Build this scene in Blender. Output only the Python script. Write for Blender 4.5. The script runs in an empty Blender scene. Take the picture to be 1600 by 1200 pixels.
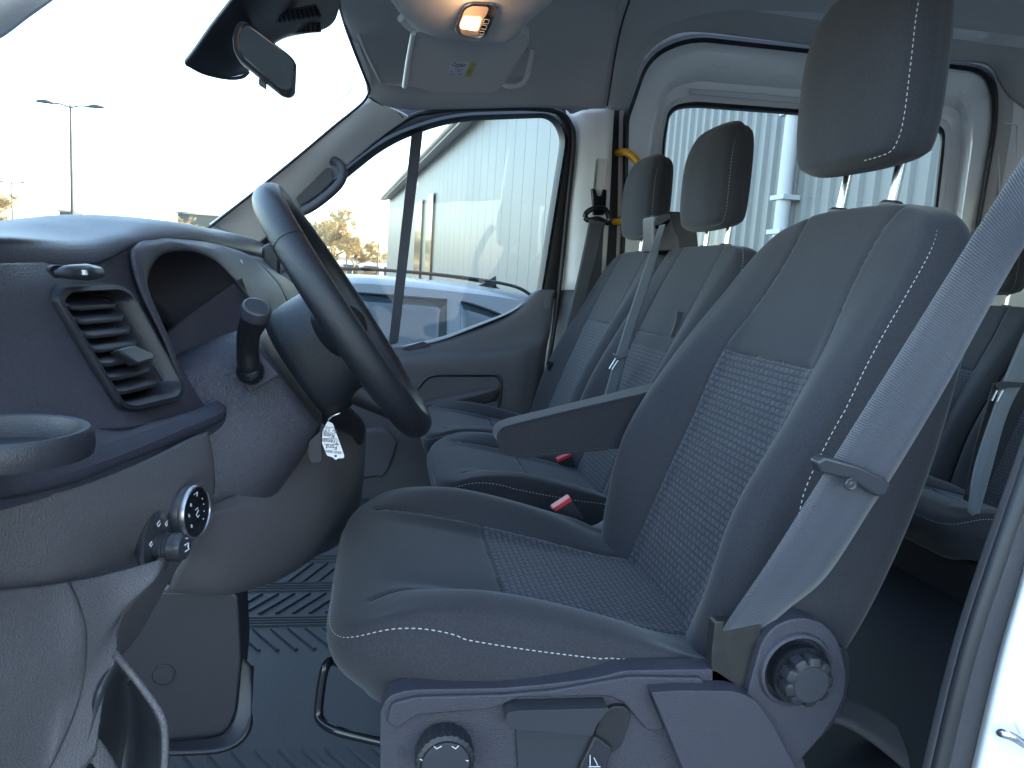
import bpy, math, random
import numpy as np
random.seed(7); rng = np.random.default_rng(7)
scene = bpy.context.scene
R = math.radians
# ------------------------------------------------------------------ camera
F = 1150.0                      # focal length in photo pixels (1600 wide)
CAM = np.array([0.0, 0.0, 1.55])
_d = np.array([(600-800)/F, (425-600)/F, 1.0]); _d /= np.linalg.norm(_d)
_z = np.array([0.065, -1.0, 0.0]); _z[2] = -(_z[0]*_d[0]+_z[1]*_d[1])/_d[2]; _z /= np.linalg.norm(_z)
_x = np.cross(_d, _z)
MC = np.stack([_x, _d, _z], 1)   # camera(right,down,forward) <- world
def W(px, py, D):                # the point of the plane y = D seen at that place in the photo
    r = MC.T @ np.array([(px-800)/F, (py-600)/F, 1.0]); return CAM + r/r[1]*D
cd = bpy.data.cameras.new('camera'); cam = bpy.data.objects.new('camera', cd)
scene.collection.objects.link(cam); scene.camera = cam
from mathutils import Matrix, Vector
Rm = Matrix(((MC[0,0], -MC[1,0], -MC[2,0]), (MC[0,1], -MC[1,1], -MC[2,1]), (MC[0,2], -MC[1,2], -MC[2,2])))
cam.matrix_world = Matrix.Translation(Vector(CAM)) @ Rm.to_4x4()
cd.sensor_width = 36.0; cd.lens = 36.0*F/1600; cd.clip_start = 0.02; cd.clip_end = 2000
# ------------------------------------------------------------------ light
SUN_EL, SUN_AZ = R(14), R(4)    # azimuth measured from +X towards +Y
wd = bpy.data.worlds.new('World'); scene.world = wd; wd.use_nodes = True
nt = wd.node_tree; bg = nt.nodes['Background']
sky = nt.nodes.new('ShaderNodeTexSky'); sky.sky_type = 'NISHITA'; sky.sun_disc = False
sky.sun_elevation = SUN_EL; sky.sun_rotation = R(90) - SUN_AZ; sky.dust_density = 2.0; sky.air_density = 1.0
nt.links.new(sky.outputs[0], bg.inputs[0]); bg.inputs[1].default_value = 0.15
sl = bpy.data.lights.new('sun', 'SUN'); sl.energy = 2.2; sl.angle = R(0.5); sl.color = (1.0, 0.86, 0.68)
so = bpy.data.objects.new('sun', sl); scene.collection.objects.link(so)
sd = Vector((math.cos(SUN_EL)*math.cos(SUN_AZ), math.cos(SUN_EL)*math.sin(SUN_AZ), math.sin(SUN_EL)))
so.rotation_euler = sd.to_track_quat('Z', 'Y').to_euler()
scene.view_settings.view_transform = 'Standard'; scene.view_settings.look = 'None'
scene.view_settings.gamma = 1; scene.view_settings.use_curve_mapping = False
scene.view_settings.exposure = 3.45
scene.cycles.max_bounces = 8; scene.cycles.diffuse_bounces = 5; scene.cycles.transparent_max_bounces = 16
scene.cycles.sample_clamp_indirect = 6.0
scene.cycles.use_denoising = True
# ------------------------------------------------------------------ materials
def nodes(m):
    m.use_nodes = True; t = m.node_tree; return t, t.nodes['Principled BSDF']
def N(t, ty, **kw):
    n = t.nodes.new(ty)
    for k, v in kw.items():
        if isinstance(k, str) and hasattr(n, k): setattr(n, k, v)
    return n
def mat(name, col, rough=0.5, metal=0.0, grain=0.0, gscale=400, var=0.0, vscale=3.0, sheen=0.0, spec=0.5, coat=0.0, cell=False, emit=None, es=0, rvar=0.06):
    m = bpy.data.materials.new(name); t, b = nodes(m); L = t.links
    b.inputs['Base Color'].default_value = (*col, 1); b.inputs['Roughness'].default_value = rough
    b.inputs['Metallic'].default_value = metal; b.inputs['Specular IOR Level'].default_value = spec
    if sheen: b.inputs['Sheen Weight'].default_value = sheen; b.inputs['Sheen Roughness'].default_value = 0.5
    if coat: b.inputs['Coat Weight'].default_value = coat; b.inputs['Coat Roughness'].default_value = 0.05
    if emit: b.inputs['Emission Color'].default_value = (*emit, 1); b.inputs['Emission Strength'].default_value = es
    tc = N(t, 'ShaderNodeTexCoord')
    no = N(t, 'ShaderNodeTexNoise'); no.inputs['Scale'].default_value = vscale; no.inputs['Detail'].default_value = 6
    L.new(tc.outputs['Object'], no.inputs['Vector'])
    if var:
        mx = N(t, 'ShaderNodeMix', data_type='RGBA'); L.new(no.outputs['Fac'], mx.inputs[0])
        mx.inputs[6].default_value = (*[c*(1-var) for c in col], 1); mx.inputs[7].default_value = (*[min(1, c*(1+var)) for c in col], 1)
        L.new(mx.outputs[2], b.inputs['Base Color'])
    if rvar:
        mr = N(t, 'ShaderNodeMapRange'); L.new(no.outputs['Fac'], mr.inputs[0])
        mr.inputs[3].default_value = max(0, rough-rvar); mr.inputs[4].default_value = min(1, rough+rvar); L.new(mr.outputs[0], b.inputs['Roughness'])
    if grain:
        if cell:
            g = N(t, 'ShaderNodeTexVoronoi', feature='DISTANCE_TO_EDGE'); g.inputs['Scale'].default_value = gscale; out = g.outputs['Distance']
            n2 = N(t, 'ShaderNodeTexNoise'); n2.inputs['Scale'].default_value = gscale*0.4
            L.new(tc.outputs['Object'], n2.inputs['Vector'])
            va = N(t, 'ShaderNodeVectorMath', operation='MULTIPLY_ADD'); L.new(n2.outputs['Color'], va.inputs[0])
            va.inputs[1].default_value = (0.004,)*3; L.new(tc.outputs['Object'], va.inputs[2]); L.new(va.outputs[0], g.inputs['Vector'])
        else:
            g = N(t, 'ShaderNodeTexNoise'); g.inputs['Scale'].default_value = gscale; g.inputs['Detail'].default_value = 3; out = g.outputs['Fac']
            L.new(tc.outputs['Object'], g.inputs['Vector'])
        bp = N(t, 'ShaderNodeBump'); bp.inputs['Strength'].default_value = grain; bp.inputs['Distance'].default_value = 0.002
        L.new(out, bp.inputs['Height']); L.new(bp.outputs[0], b.inputs['Normal'])
    return m
def fabric_mat(name, col, pcol):
    m = bpy.data.materials.new(name); t, b = nodes(m); L = t.links
    b.inputs['Roughness'].default_value = 0.85; b.inputs['Sheen Weight'].default_value = 0.18; b.inputs['Sheen Roughness'].default_value = 0.45
    b.inputs['Specular IOR Level'].default_value = 0.25
    tc = N(t, 'ShaderNodeTexCoord')
    n1 = N(t, 'ShaderNodeTexNoise'); n1.inputs['Scale'].default_value = 480; n1.inputs['Detail'].default_value = 2; L.new(tc.outputs['Object'], n1.inputs['Vector'])
    n0 = N(t, 'ShaderNodeTexNoise'); n0.inputs['Scale'].default_value = 9; n0.inputs['Detail'].default_value = 5; L.new(tc.outputs['Object'], n0.inputs['Vector'])
    reg = N(t, 'ShaderNodeAttribute', attribute_name='reg'); seam = N(t, 'ShaderNodeAttribute', attribute_name='seam')
    th = N(t, 'ShaderNodeMath', operation='MULTIPLY'); L.new(reg.outputs['Fac'], th.inputs[0]); th.inputs[1].default_value = 900
    cl = N(t, 'ShaderNodeClamp'); L.new(th.outputs[0], cl.inputs[0])
    br = N(t, 'ShaderNodeTexBrick', offset=0.5, offset_frequency=2, squash=1.0)
    br.inputs['Scale'].default_value = 1.0; br.inputs['Brick Width'].default_value = 0.0135; br.inputs['Row Height'].default_value = 0.0098
    br.inputs['Mortar Size'].default_value = 0.0026; br.inputs['Mortar Smooth'].default_value = 0.6
    br.inputs['Color1'].default_value = (1, 1, 1, 1); br.inputs['Color2'].default_value = (.62, .62, .62, 1); br.inputs['Mortar'].default_value = (0, 0, 0, 1)
    nd = N(t, 'ShaderNodeTexNoise'); nd.inputs['Scale'].default_value = 160; L.new(tc.outputs['UV'], nd.inputs['Vector'])
    vd = N(t, 'ShaderNodeVectorMath', operation='MULTIPLY_ADD'); L.new(nd.outputs['Color'], vd.inputs[0]); vd.inputs[1].default_value = (0.004, 0.004, 0); L.new(tc.outputs['UV'], vd.inputs[2])
    L.new(vd.outputs[0], br.inputs['Vector'])
    br2 = N(t, 'ShaderNodeTexBrick', offset=0.5, offset_frequency=2)
    br2.inputs['Scale'].default_value = 1.0; br2.inputs['Brick Width'].default_value = 0.0028; br2.inputs['Row Height'].default_value = 0.0085
    br2.inputs['Mortar Size'].default_value = 0.0006; br2.inputs['Color1'].default_value = (1,1,1,1); br2.inputs['Color2'].default_value = (.7,.7,.7,1); br2.inputs['Mortar'].default_value = (.3,.3,.3,1)
    L.new(tc.outputs['UV'], br2.inputs['Vector'])
    pm = N(t, 'ShaderNodeMath', operation='MULTIPLY'); L.new(br.outputs['Color'], pm.inputs[0]); L.new(br2.outputs['Color'], pm.inputs[1])
    pc = N(t, 'ShaderNodeMix', data_type='RGBA'); L.new(pm.outputs[0], pc.inputs[0])
    pc.inputs[6].default_value = (*[c*0.60 for c in pcol], 1); pc.inputs[7].default_value = (*[c*1.75 for c in pcol], 1)
    fc = N(t, 'ShaderNodeMix', data_type='RGBA'); L.new(n1.outputs['Fac'], fc.inputs[0])
    fc.inputs[6].default_value = (*[c*0.45 for c in col], 1); fc.inputs[7].default_value = (*[c*1.55 for c in col], 1)
    mx = N(t, 'ShaderNodeMix', data_type='RGBA'); L.new(cl.outputs[0], mx.inputs[0]); L.new(fc.outputs[2], mx.inputs[6]); L.new(pc.outputs[2], mx.inputs[7])
    wv = N(t, 'ShaderNodeMapRange'); L.new(n0.outputs['Fac'], wv.inputs[0]); wv.inputs[3].default_value = 0.86; wv.inputs[4].default_value = 1.12
    fm = N(t, 'ShaderNodeVectorMath', operation='SCALE'); L.new(mx.outputs[2], fm.inputs[0]); L.new(wv.outputs[0], fm.inputs['Scale']); L.new(fm.outputs[0], b.inputs['Base Color'])
    # height: fibres + pattern + seam groove
    h1 = N(t, 'ShaderNodeMath', operation='MULTIPLY'); L.new(n1.outputs['Fac'], h1.inputs[0]); h1.inputs[1].default_value = 0.25
    h2 = N(t, 'ShaderNodeMath', operation='MULTIPLY'); L.new(br.outputs['Fac'], h2.inputs[0]); L.new(cl.outputs[0], h2.inputs[1])
    h3 = N(t, 'ShaderNodeMath', operation='MULTIPLY_ADD'); L.new(h2.outputs[0], h3.inputs[0]); h3.inputs[1].default_value = -0.9; L.new(h1.outputs[0], h3.inputs[2])
    sm = N(t, 'ShaderNodeMapRange', interpolation_type='SMOOTHSTEP'); L.new(seam.outputs['Fac'], sm.inputs[0]); sm.inputs[1].default_value = 0; sm.inputs[2].default_value = 0.004; sm.inputs[3].default_value = 0; sm.inputs[4].default_value = 3.2
    h4 = N(t, 'ShaderNodeMath', operation='ADD'); L.new(h3.outputs[0], h4.inputs[0]); L.new(sm.outputs[0], h4.inputs[1])
    bp = N(t, 'ShaderNodeBump'); bp.inputs['Strength'].default_value = 0.55; bp.inputs['Distance'].default_value = 0.0016
    L.new(h4.outputs[0], bp.inputs['Height']); L.new(bp.outputs[0], b.inputs['Normal'])
    return m
def glass_mat(name, tint=(0.93, 0.96, 0.96), refl=1.0):
    m = bpy.data.materials.new(name); m.use_nodes = True; t = m.node_tree; t.nodes.clear(); L = t.links
    o = N(t, 'ShaderNodeOutputMaterial'); mx = N(t, 'ShaderNodeMixShader'); tr = N(t, 'ShaderNodeBsdfTransparent'); gl = N(t, 'ShaderNodeBsdfGlossy')
    tr.inputs[0].default_value = (*tint, 1); gl.inputs['Roughness'].default_value = 0.0
    lw = N(t, 'ShaderNodeLayerWeight'); fr = N(t, 'ShaderNodeMath', operation='POWER'); L.new(lw.outputs['Facing'], fr.inputs[0]); fr.inputs[1].default_value = 5
    mm = N(t, 'ShaderNodeMath', operation='MULTIPLY_ADD'); L.new(fr.outputs[0], mm.inputs[0]); mm.inputs[1].default_value = 0.7*refl; mm.inputs[2].default_value = 0.03
    L.new(mm.outputs[0], mx.inputs[0]); L.new(tr.outputs[0], mx.inputs[1]); L.new(gl.outputs[0], mx.inputs[2]); L.new(mx.outputs[0], o.inputs[0]); return m
def belt_mat(name, col):
    m = bpy.data.materials.new(name); t, b = nodes(m); L = t.links
    b.inputs['Roughness'].default_value = 0.42; b.inputs['Sheen Weight'].default_value = 0.3; b.inputs['Specular IOR Level'].default_value = 0.6
    tc = N(t, 'ShaderNodeTexCoord'); wv = N(t, 'ShaderNodeTexWave', bands_direction='Y'); wv.inputs['Scale'].default_value = 125; wv.inputs['Distortion'].default_value = 0.4
    L.new(tc.outputs['UV'], wv.inputs['Vector'])
    w2 = N(t, 'ShaderNodeTexWave', bands_direction='X'); w2.inputs['Scale'].default_value = 9; w2.inputs['Distortion'].default_value = 1.5; L.new(tc.outputs['UV'], w2.inputs['Vector'])
    ad = N(t, 'ShaderNodeMath', operation='MULTIPLY_ADD'); L.new(w2.outputs['Fac'], ad.inputs[0]); ad.inputs[1].default_value = 0.25; L.new(wv.outputs['Fac'], ad.inputs[2])
    mx = N(t, 'ShaderNodeMix', data_type='RGBA'); L.new(w2.outputs['Fac'], mx.inputs[0]); mx.inputs[6].default_value = (*[c*.93 for c in col], 1); mx.inputs[7].default_value = (*[c*1.05 for c in col], 1)
    L.new(mx.outputs[2], b.inputs['Base Color'])
    bp = N(t, 'ShaderNodeBump'); bp.inputs['Strength'].default_value = 0.35; bp.inputs['Distance'].default_value = 0.0008; L.new(ad.outputs[0], bp.inputs['Height']); L.new(bp.outputs[0], b.inputs['Normal'])
    return m
M = dict(
 fabric=fabric_mat('seat_fabric', (0.034, 0.034, 0.041), (0.056, 0.057, 0.070)),
 stitch=mat('stitch_thread', (0.5, 0.5, 0.5), 0.7),
 dash=mat('dash_grain', (0.050, 0.049, 0.064), 0.38, grain=0.7, gscale=520, cell=True, var=0.06),
 dash_soft=mat('dash_soft', (0.046, 0.047, 0.066), 0.38, grain=0.5, gscale=650, cell=True, var=0.05),
 dash_low=mat('dash_lower', (0.114, 0.109, 0.118), 0.38, grain=0.5, gscale=420, cell=True, var=0.05),
 plastic=mat('black_plastic', (0.020, 0.021, 0.027), 0.42, grain=0.25, gscale=900),
 smooth=mat('smooth_plastic', (0.035, 0.037, 0.044), 0.30, grain=0.05, gscale=600),
 base=mat('seat_base_plastic', (0.046, 0.046, 0.062), 0.30, grain=0.7, gscale=800, var=0.45, vscale=650),
 leather=mat('wheel_leather', (0.014, 0.015, 0.019), 0.34, grain=0.35, gscale=750, cell=True),
 gloss=mat('gloss_black', (0.010, 0.011, 0.014), 0.12),
 stalk=mat('stalk_plastic', (0.012, 0.012, 0.014), 0.3),
 rubber=mat('rubber_seal', (0.016, 0.017, 0.021), 0.5),
 trimgrey=mat('pillar_trim', (0.80, 0.785, 0.77), 0.42, grain=0.25, gscale=700, var=0.04),
 headliner=mat('headliner_cloth', (0.47, 0.45, 0.44), 0.9, grain=0.45, gscale=900, var=0.07, vscale=40, sheen=0.1),
 visor=mat('visor_vinyl', (0.64, 0.60, 0.56), 0.7, grain=0.3, gscale=800, var=0.03),
 paint=mat('white_paint', (0.84, 0.85, 0.86), 0.18, coat=0.6, rvar=0.03),
 mat=mat('rubber_mat', (0.048, 0.053, 0.062), 0.55, grain=0.4, gscale=500, var=0.15, vscale=8),
 door=mat('door_trim', (0.095, 0.091, 0.100), 0.5, grain=0.4, gscale=500, cell=True, var=0.04),
 chrome=mat('chrome', (0.85, 0.86, 0.88), 0.22, metal=1.0, rvar=0.03),
 steel=mat('bracket_steel', (0.055, 0.053, 0.052), 0.38, metal=0.6, var=0.3, vscale=60),
 silver=mat('satin_silver', (0.45, 0.45, 0.46), 0.28, metal=0.9),
 belt=belt_mat('belt_webbing', (0.048, 0.054, 0.072)),
 belt2=belt_mat('belt_webbing_pale', (0.13, 0.145, 0.17)),
 belt3=belt_mat('belt_webbing_dark', (0.055, 0.053, 0.060)),
 red=mat('buckle_red', (0.62, 0.045, 0.05), 0.35),
 yellow=mat('rail_yellow', (0.75, 0.36, 0.03), 0.35),
 glass=glass_mat('window_glass'),
 mirror=mat('mirror_silver', (0.75, 0.77, 0.78), 0.015, metal=1.0, rvar=0),
 white=mat('paper_white', (0.75, 0.75, 0.76), 0.5),
 mark=mat('print_white', (0.7, 0.7, 0.72), 0.5),
 ink=mat('print_ink', (0.05, 0.05, 0.06), 0.6),
 stickery=mat('sticker_yellow', (0.6, 0.55, 0.15), 0.5),
 lens=mat('lamp_lens', (0.5, 0.36, 0.28), 0.15, emit=(1.0, 0.55, 0.25), es=0.004),
 lit=mat('lamp_lit', (1.0, 0.9, 0.7), 0.3, emit=(1.0, 0.62, 0.25), es=1.6),
)
# ------------------------------------------------------------------ building helpers
ORG = {}
def org(p): return ORG.get(p.name, np.zeros(3)) if p is not None else np.zeros(3)
def tag(o, label=None, cat=None, group=None, kind=None):
    if label: o['label'] = label
    if cat: o['category'] = cat
    if group: o['group'] = group
    if kind: o['kind'] = kind
    return o
def thing(name, loc, label, cat, group=None):
    o = bpy.data.objects.new(name, None); scene.collection.objects.link(o); o.location = tuple(map(float, loc)); o.empty_display_size = 0.1
    ORG[o.name] = np.array(loc, float); return tag(o, label, cat, group)
def mk(name, v, f, m, parent=None, smooth=True, uv=None, attrs=None, angle=40, bevel=0, solid=0, soff=-1, seg=2):
    v = np.array(v, float)
    if parent is None: o0 = np.array([v[:,0].mean(), v[:,1].mean(), v[:,2].min()])
    else: o0 = org(parent)
    me = bpy.data.meshes.new(name); me.from_pydata((v-o0).tolist(), [], [list(map(int, q)) for q in f]); me.update()
    mm = M[m] if isinstance(m, str) else m
    me.materials.append(mm)
    if uv is not None:
        ul = me.uv_layers.new(name='UVMap'); idx = np.zeros(len(me.loops), np.int32); me.loops.foreach_get('vertex_index', idx)
        ul.data.foreach_set('uv', np.asarray(uv, np.float32)[idx].ravel())
    for k, a in (attrs or {}).items():
        at = me.attributes.new(k, 'FLOAT', 'POINT'); at.data.foreach_set('value', np.asarray(a, np.float32))
    if smooth:
        me.shade_smooth(); me.set_sharp_from_angle(angle=R(angle))
    o = bpy.data.objects.new(name, me); scene.collection.objects.link(o)
    if parent is None: o.location = o0
    else: o.parent = parent
    ORG[o.name] = o0
    if solid:
        s = o.modifiers.new('thick', 'SOLIDIFY'); s.thickness = solid; s.offset = soff
    if bevel:
        b = o.modifiers.new('bevel', 'BEVEL'); b.width = bevel; b.segments = seg; b.limit_method = 'ANGLE'; b.angle_limit = R(35); b.harden_normals = False
    return o
def crw(P, n):
    P = [np.array(p, float) for p in P]
    if len(P) == 2: return [P[0]+(P[1]-P[0])*i/n for i in range(n+1)]
    Q = [2*P[0]-P[1]] + P + [2*P[-1]-P[-2]]; out = []
    for i in range(1, len(Q)-2):
        a, b, c, d = Q[i-1:i+3]
        for j in range(n):
            t = j/n; out.append(0.5*((2*b)+(c-a)*t+(2*a-5*b+4*c-d)*t*t+(3*b-a-3*c+d)*t**3))
    out.append(P[-1]); return out
def grid_faces(nr, nc, closed=False, hole=None):
    f = []
    for i in range(nr-1):
        for j in range(nc if closed else nc-1):
            if hole and hole(i, j): continue
            k = (j+1) % nc; f.append((i*nc+j, i*nc+k, (i+1)*nc+k, (i+1)*nc+j))
    return f
def face_cam(v, f, toward=None):
    v = np.asarray(v, float); t = CAM if toward is None else np.array(toward, float); s = 0
    for q in f[::max(1, len(f)//400)]:
        a, b, c, d = v[q[0]], v[q[1]], v[q[2]], v[q[-1]]
        n = np.cross(c-a, d-b); s += np.dot(n, t-(a+c)/2)
    return [tuple(reversed(q)) for q in f] if s < 0 else f
def surf(name, rows, m, parent=None, n=8, n2=None, solid=0.004, hole=None, toward=None, attrs=None, angle=50, bevel=0):
    """a smooth sheet through rows of (px,py,Y) or world points, given a real thickness on its far side"""
    n2 = n2 or n
    rr = [crw([W(*p) if isinstance(p, tuple) else p for p in row], n) for row in rows]
    cols = list(zip(*rr)); cc = [crw(c, n2) for c in cols]        # cc[col][row]
    nr, nc = len(cc[0]), len(cc)
    v = [cc[j][i] for i in range(nr) for j in range(nc)]
    f = face_cam(v, grid_faces(nr, nc, hole=hole), toward)
    return mk(name, v, f, m, parent, solid=solid, angle=angle, bevel=bevel)
def cols(Ys_pts):                                                  # column-wise (Y, [(px,py)..]) -> rows
    n = len(Ys_pts[0][1]); return [[(p[i][0], p[i][1], Y) for Y, p in Ys_pts] for i in range(n)]
def rpoly(P, r=0.0, na=6, ne=3):
    """rounded polygon, fixed number of samples per corner"""
    P = [np.array(p[:2], float) for p in P]; n = len(P); out = []
    rs = r if isinstance(r, (list, tuple)) else [r]*n
    for i in range(n):
        a, b, c = P[i-1], P[i], P[(i+1) % n]; u = a-b; w = c-b; lu = np.linalg.norm(u); lw = np.linalg.norm(w)
        t = min(rs[i], lu*0.49, lw*0.49); s = b+u/lu*t; e = b+w/lw*t
        for k in range(na+1):
            q = k/na; out.append((1-q)**2*s+2*q*(1-q)*b+q*q*e)
    res = []
    for i in range(len(out)):
        a, b = out[i], out[(i+1) % len(out)]
        if (i+1) % (na+1) == 0:
            for k in range(ne): res.append(a+(b-a)*k/ne)
        else: res.append(a)
    return res
def pprism(name, outline, Y0, Y1, m, parent=None, r=6, bevel=0.003, angle=40, seg=3, scale1=1.0):
    """a solid slab: an outline on the plane y=Y0 (photo places), its thickness running to y=Y1 in the world"""
    o = rpoly(outline, r); a = [W(p[0], p[1], Y0) for p in o]; n = len(a); c = sum(a)/n
    b = [np.array([c[0]+(q[0]-c[0])*scale1, Y1, c[2]+(q[2]-c[2])*scale1]) for q in a]; v = a+b
    f = [tuple(range(n)), tuple(range(2*n-1, n-1, -1))]+[(i, n+i, n+(i+1) % n, (i+1) % n) for i in range(n)]
    return fixn(mk(name, v, f, m, parent, bevel=bevel, angle=angle, seg=seg))
def fixn(o):
    import bmesh
    bm = bmesh.new(); bm.from_mesh(o.data); bmesh.ops.recalc_face_normals(bm, faces=bm.faces); bm.to_mesh(o.data); bm.free(); return o
def prism3(name, pts, ext, m, parent=None, bevel=0.003, angle=40, seg=2):
    a = [np.array(p, float) for p in pts]; b = [p+np.array(ext) for p in a]; n = len(a)
    return fixn(mk(name, a+b, [tuple(range(n)), tuple(range(2*n-1, n-1, -1))]+[(i, n+i, n+(i+1) % n, (i+1) % n) for i in range(n)], m, parent, bevel=bevel, angle=angle, seg=seg))
def ringloft(name, rings, m, parent=None, closed=True, cap=False, capstart=False, solid=0, angle=40, toward=None):
    n = len(rings[0]); v = [p for r_ in rings for p in r_]; f = grid_faces(len(rings), n, closed)
    if not cap and not capstart: f = face_cam(v, f, toward)
    if cap: f.append(tuple((len(rings)-1)*n+i for i in range(n)))
    if capstart: f.append(tuple(reversed(range(n))))
    o = mk(name, v, f, m, parent, solid=solid, angle=angle)
    return fixn(o) if (cap or capstart) else o
def frames(P, up=None):
    P = [np.array(p, float) for p in P]; T = []
    for i in range(len(P)):
        t = P[min(i+1, len(P)-1)]-P[max(i-1, 0)]; T.append(t/np.linalg.norm(t))
    u = np.array(up if up is not None else (0, 0, 1.0)) if abs(T[0][2]) < .95 or up is not None else np.array([0, 1.0, 0])
    fr = []
    for t in T:
        u = u-t*np.dot(u, t); u /= np.linalg.norm(u); fr.append((t, u, np.cross(t, u)))
    return P, fr
def tube(name, pts, r, m, parent=None, ns=12, n=6, ry=None, caps=True, up=None, angle=50):
    """a round or oval bar through world points; r may vary along it"""
    P = crw(pts, n) if n > 1 else pts; P, fr = frames(P, up); k = len(P); v = []
    rs = np.interp(np.linspace(0, 1, k), np.linspace(0, 1, len(r)), r) if isinstance(r, (list, tuple)) else [r]*k
    for i in range(k):
        t, a, b = fr[i]; q = (ry/r if ry and not isinstance(r, (list, tuple)) else (ry or 1))
        for j in range(ns):
            th = 2*math.pi*j/ns; v.append(P[i]+rs[i]*(math.cos(th)*b+math.sin(th)*a*q))
    f = grid_faces(k, ns, True)
    if caps: f += [tuple(reversed(range(ns))), tuple((k-1)*ns+j for j in range(ns))]
    return fixn(mk(name, v, f, m, parent, angle=angle))
def lathe(name, prof, c, axis, m, parent=None, ns=32, angle=40, wob=None):
    """profile of (radius, height) spun round an axis from a centre"""
    ax = np.array(axis, float); ax /= np.linalg.norm(ax); t = np.array([0, 0, 1.0]) if abs(ax[2]) < .9 else np.array([1.0, 0, 0])
    a = np.cross(ax, t); a /= np.linalg.norm(a); b = np.cross(ax, a); v = []
    for i, (r_, h) in enumerate(prof):
        for j in range(ns):
            th = 2*math.pi*j/ns; q = r_*(wob(th, i) if wob else 1); v.append(np.array(c)+ax*h+q*(math.cos(th)*a+math.sin(th)*b))
    f = grid_faces(len(prof), ns, True)+[tuple(reversed(range(ns))), tuple((len(prof)-1)*ns+j for j in range(ns))]
    return fixn(mk(name, v, f, m, parent, angle=angle))
def boxes(name, bl, m, parent=None, bevel=0.0, seg=2, angle=40):
    """a few boxes (x0,x1,y0,y1,z0,z1) of one part"""
    v, f = [], []
    for x0, x1, y0, y1, z0, z1 in bl:
        k = len(v); v += [(x, y, z) for x in (x0, x1) for y in (y0, y1) for z in (z0, z1)]
        f += [(k, k+1, k+3, k+2), (k+4, k+6, k+7, k+5), (k, k+4, k+5, k+1), (k+2, k+3, k+7, k+6), (k, k+2, k+6, k+4), (k+1, k+5, k+7, k+3)]
    return mk(name, v, f, m, parent, bevel=bevel, seg=seg, angle=angle)
def ribbon(name, L, Rt, m, parent=None, th=0.0012, n=8):
    """webbing: left and right edges as world points, thin but solid"""
    L = crw(L, n); Rt = crw(Rt, n); k = len(L); v = []; uv = []; s = 0; nw = 6
    for i in range(k):
        if i: s += np.linalg.norm((L[i]+Rt[i]-L[i-1]-Rt[i-1])/2)
        w = np.linalg.norm(L[i]-Rt[i])
        for j in range(nw+1):
            q = j/nw; v.append(L[i]*(1-q)+Rt[i]*q); uv.append((q*w, s))
    f = face_cam(v, grid_faces(k, nw+1)); return mk(name, v, f, m, parent, uv=uv, solid=th, angle=60)
def dashes(name, P, m, parent, ln=0.0042, gap=0.0030, r=0.0006):
    P = [np.array(p) for p in P]; d = [0]
    for i in range(1, len(P)): d.append(d[-1]+np.linalg.norm(P[i]-P[i-1]))
    A = np.array(P); at = lambda s: np.array([np.interp(s, d, A[:, k]) for k in range(3)])
    v, f, s = [], [], 0
    while s+ln < d[-1]:
        a, b = at(s), at(s+ln); t = (b-a)/max(1e-9, np.linalg.norm(b-a)); u = np.cross(t, (0.3, .5, .8)); u /= np.linalg.norm(u); w = np.cross(t, u); k = len(v)
        for p, q in ((a, .5), (a+(b-a)*.2, 1), (a+(b-a)*.8, 1), (b, .5)):
            for j in range(4): v.append(p+r*q*(u*(1, 0, -1, 0)[j]+w*(0, 1, 0, -1)[j]))
        for g in range(3):
            for j in range(4): f.append((k+g*4+j, k+g*4+(j+1) % 4, k+g*4+4+(j+1) % 4, k+g*4+4+j))
        f += [(k, k+3, k+2, k+1), (k+12, k+13, k+14, k+15)]; s += ln+gap
    return mk(name, v, f, m, parent)
def text(name, s, loc, xdir, ydir, size, m, parent, ext=0.0003):
    c = bpy.data.curves.new(name, 'FONT'); c.body = s; c.size = size; c.extrude = ext; c.align_x = 'CENTER'; c.align_y = 'CENTER'; c.materials.append(M[m])
    dg = bpy.data.objects.new(name, c); scene.collection.objects.link(dg); bpy.context.view_layer.update()
    me = bpy.data.meshes.new_from_object(dg); bpy.data.objects.remove(dg); o = bpy.data.objects.new(name, me); scene.collection.objects.link(o); o.parent = parent; ORG[o.name] = org(parent)
    x = Vector(xdir).normalized(); z = x.cross(Vector(ydir)).normalized(); y = z.cross(x)
    mt = Matrix((x, y, z)).transposed().to_4x4(); mt.translation = Vector(np.array(loc)-org(parent)); o.matrix_local = mt; return o
ss = lambda x, a, b: (lambda t: t*t*(3-2*t))(np.clip((x-a)/(b-a), 0, 1))
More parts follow.
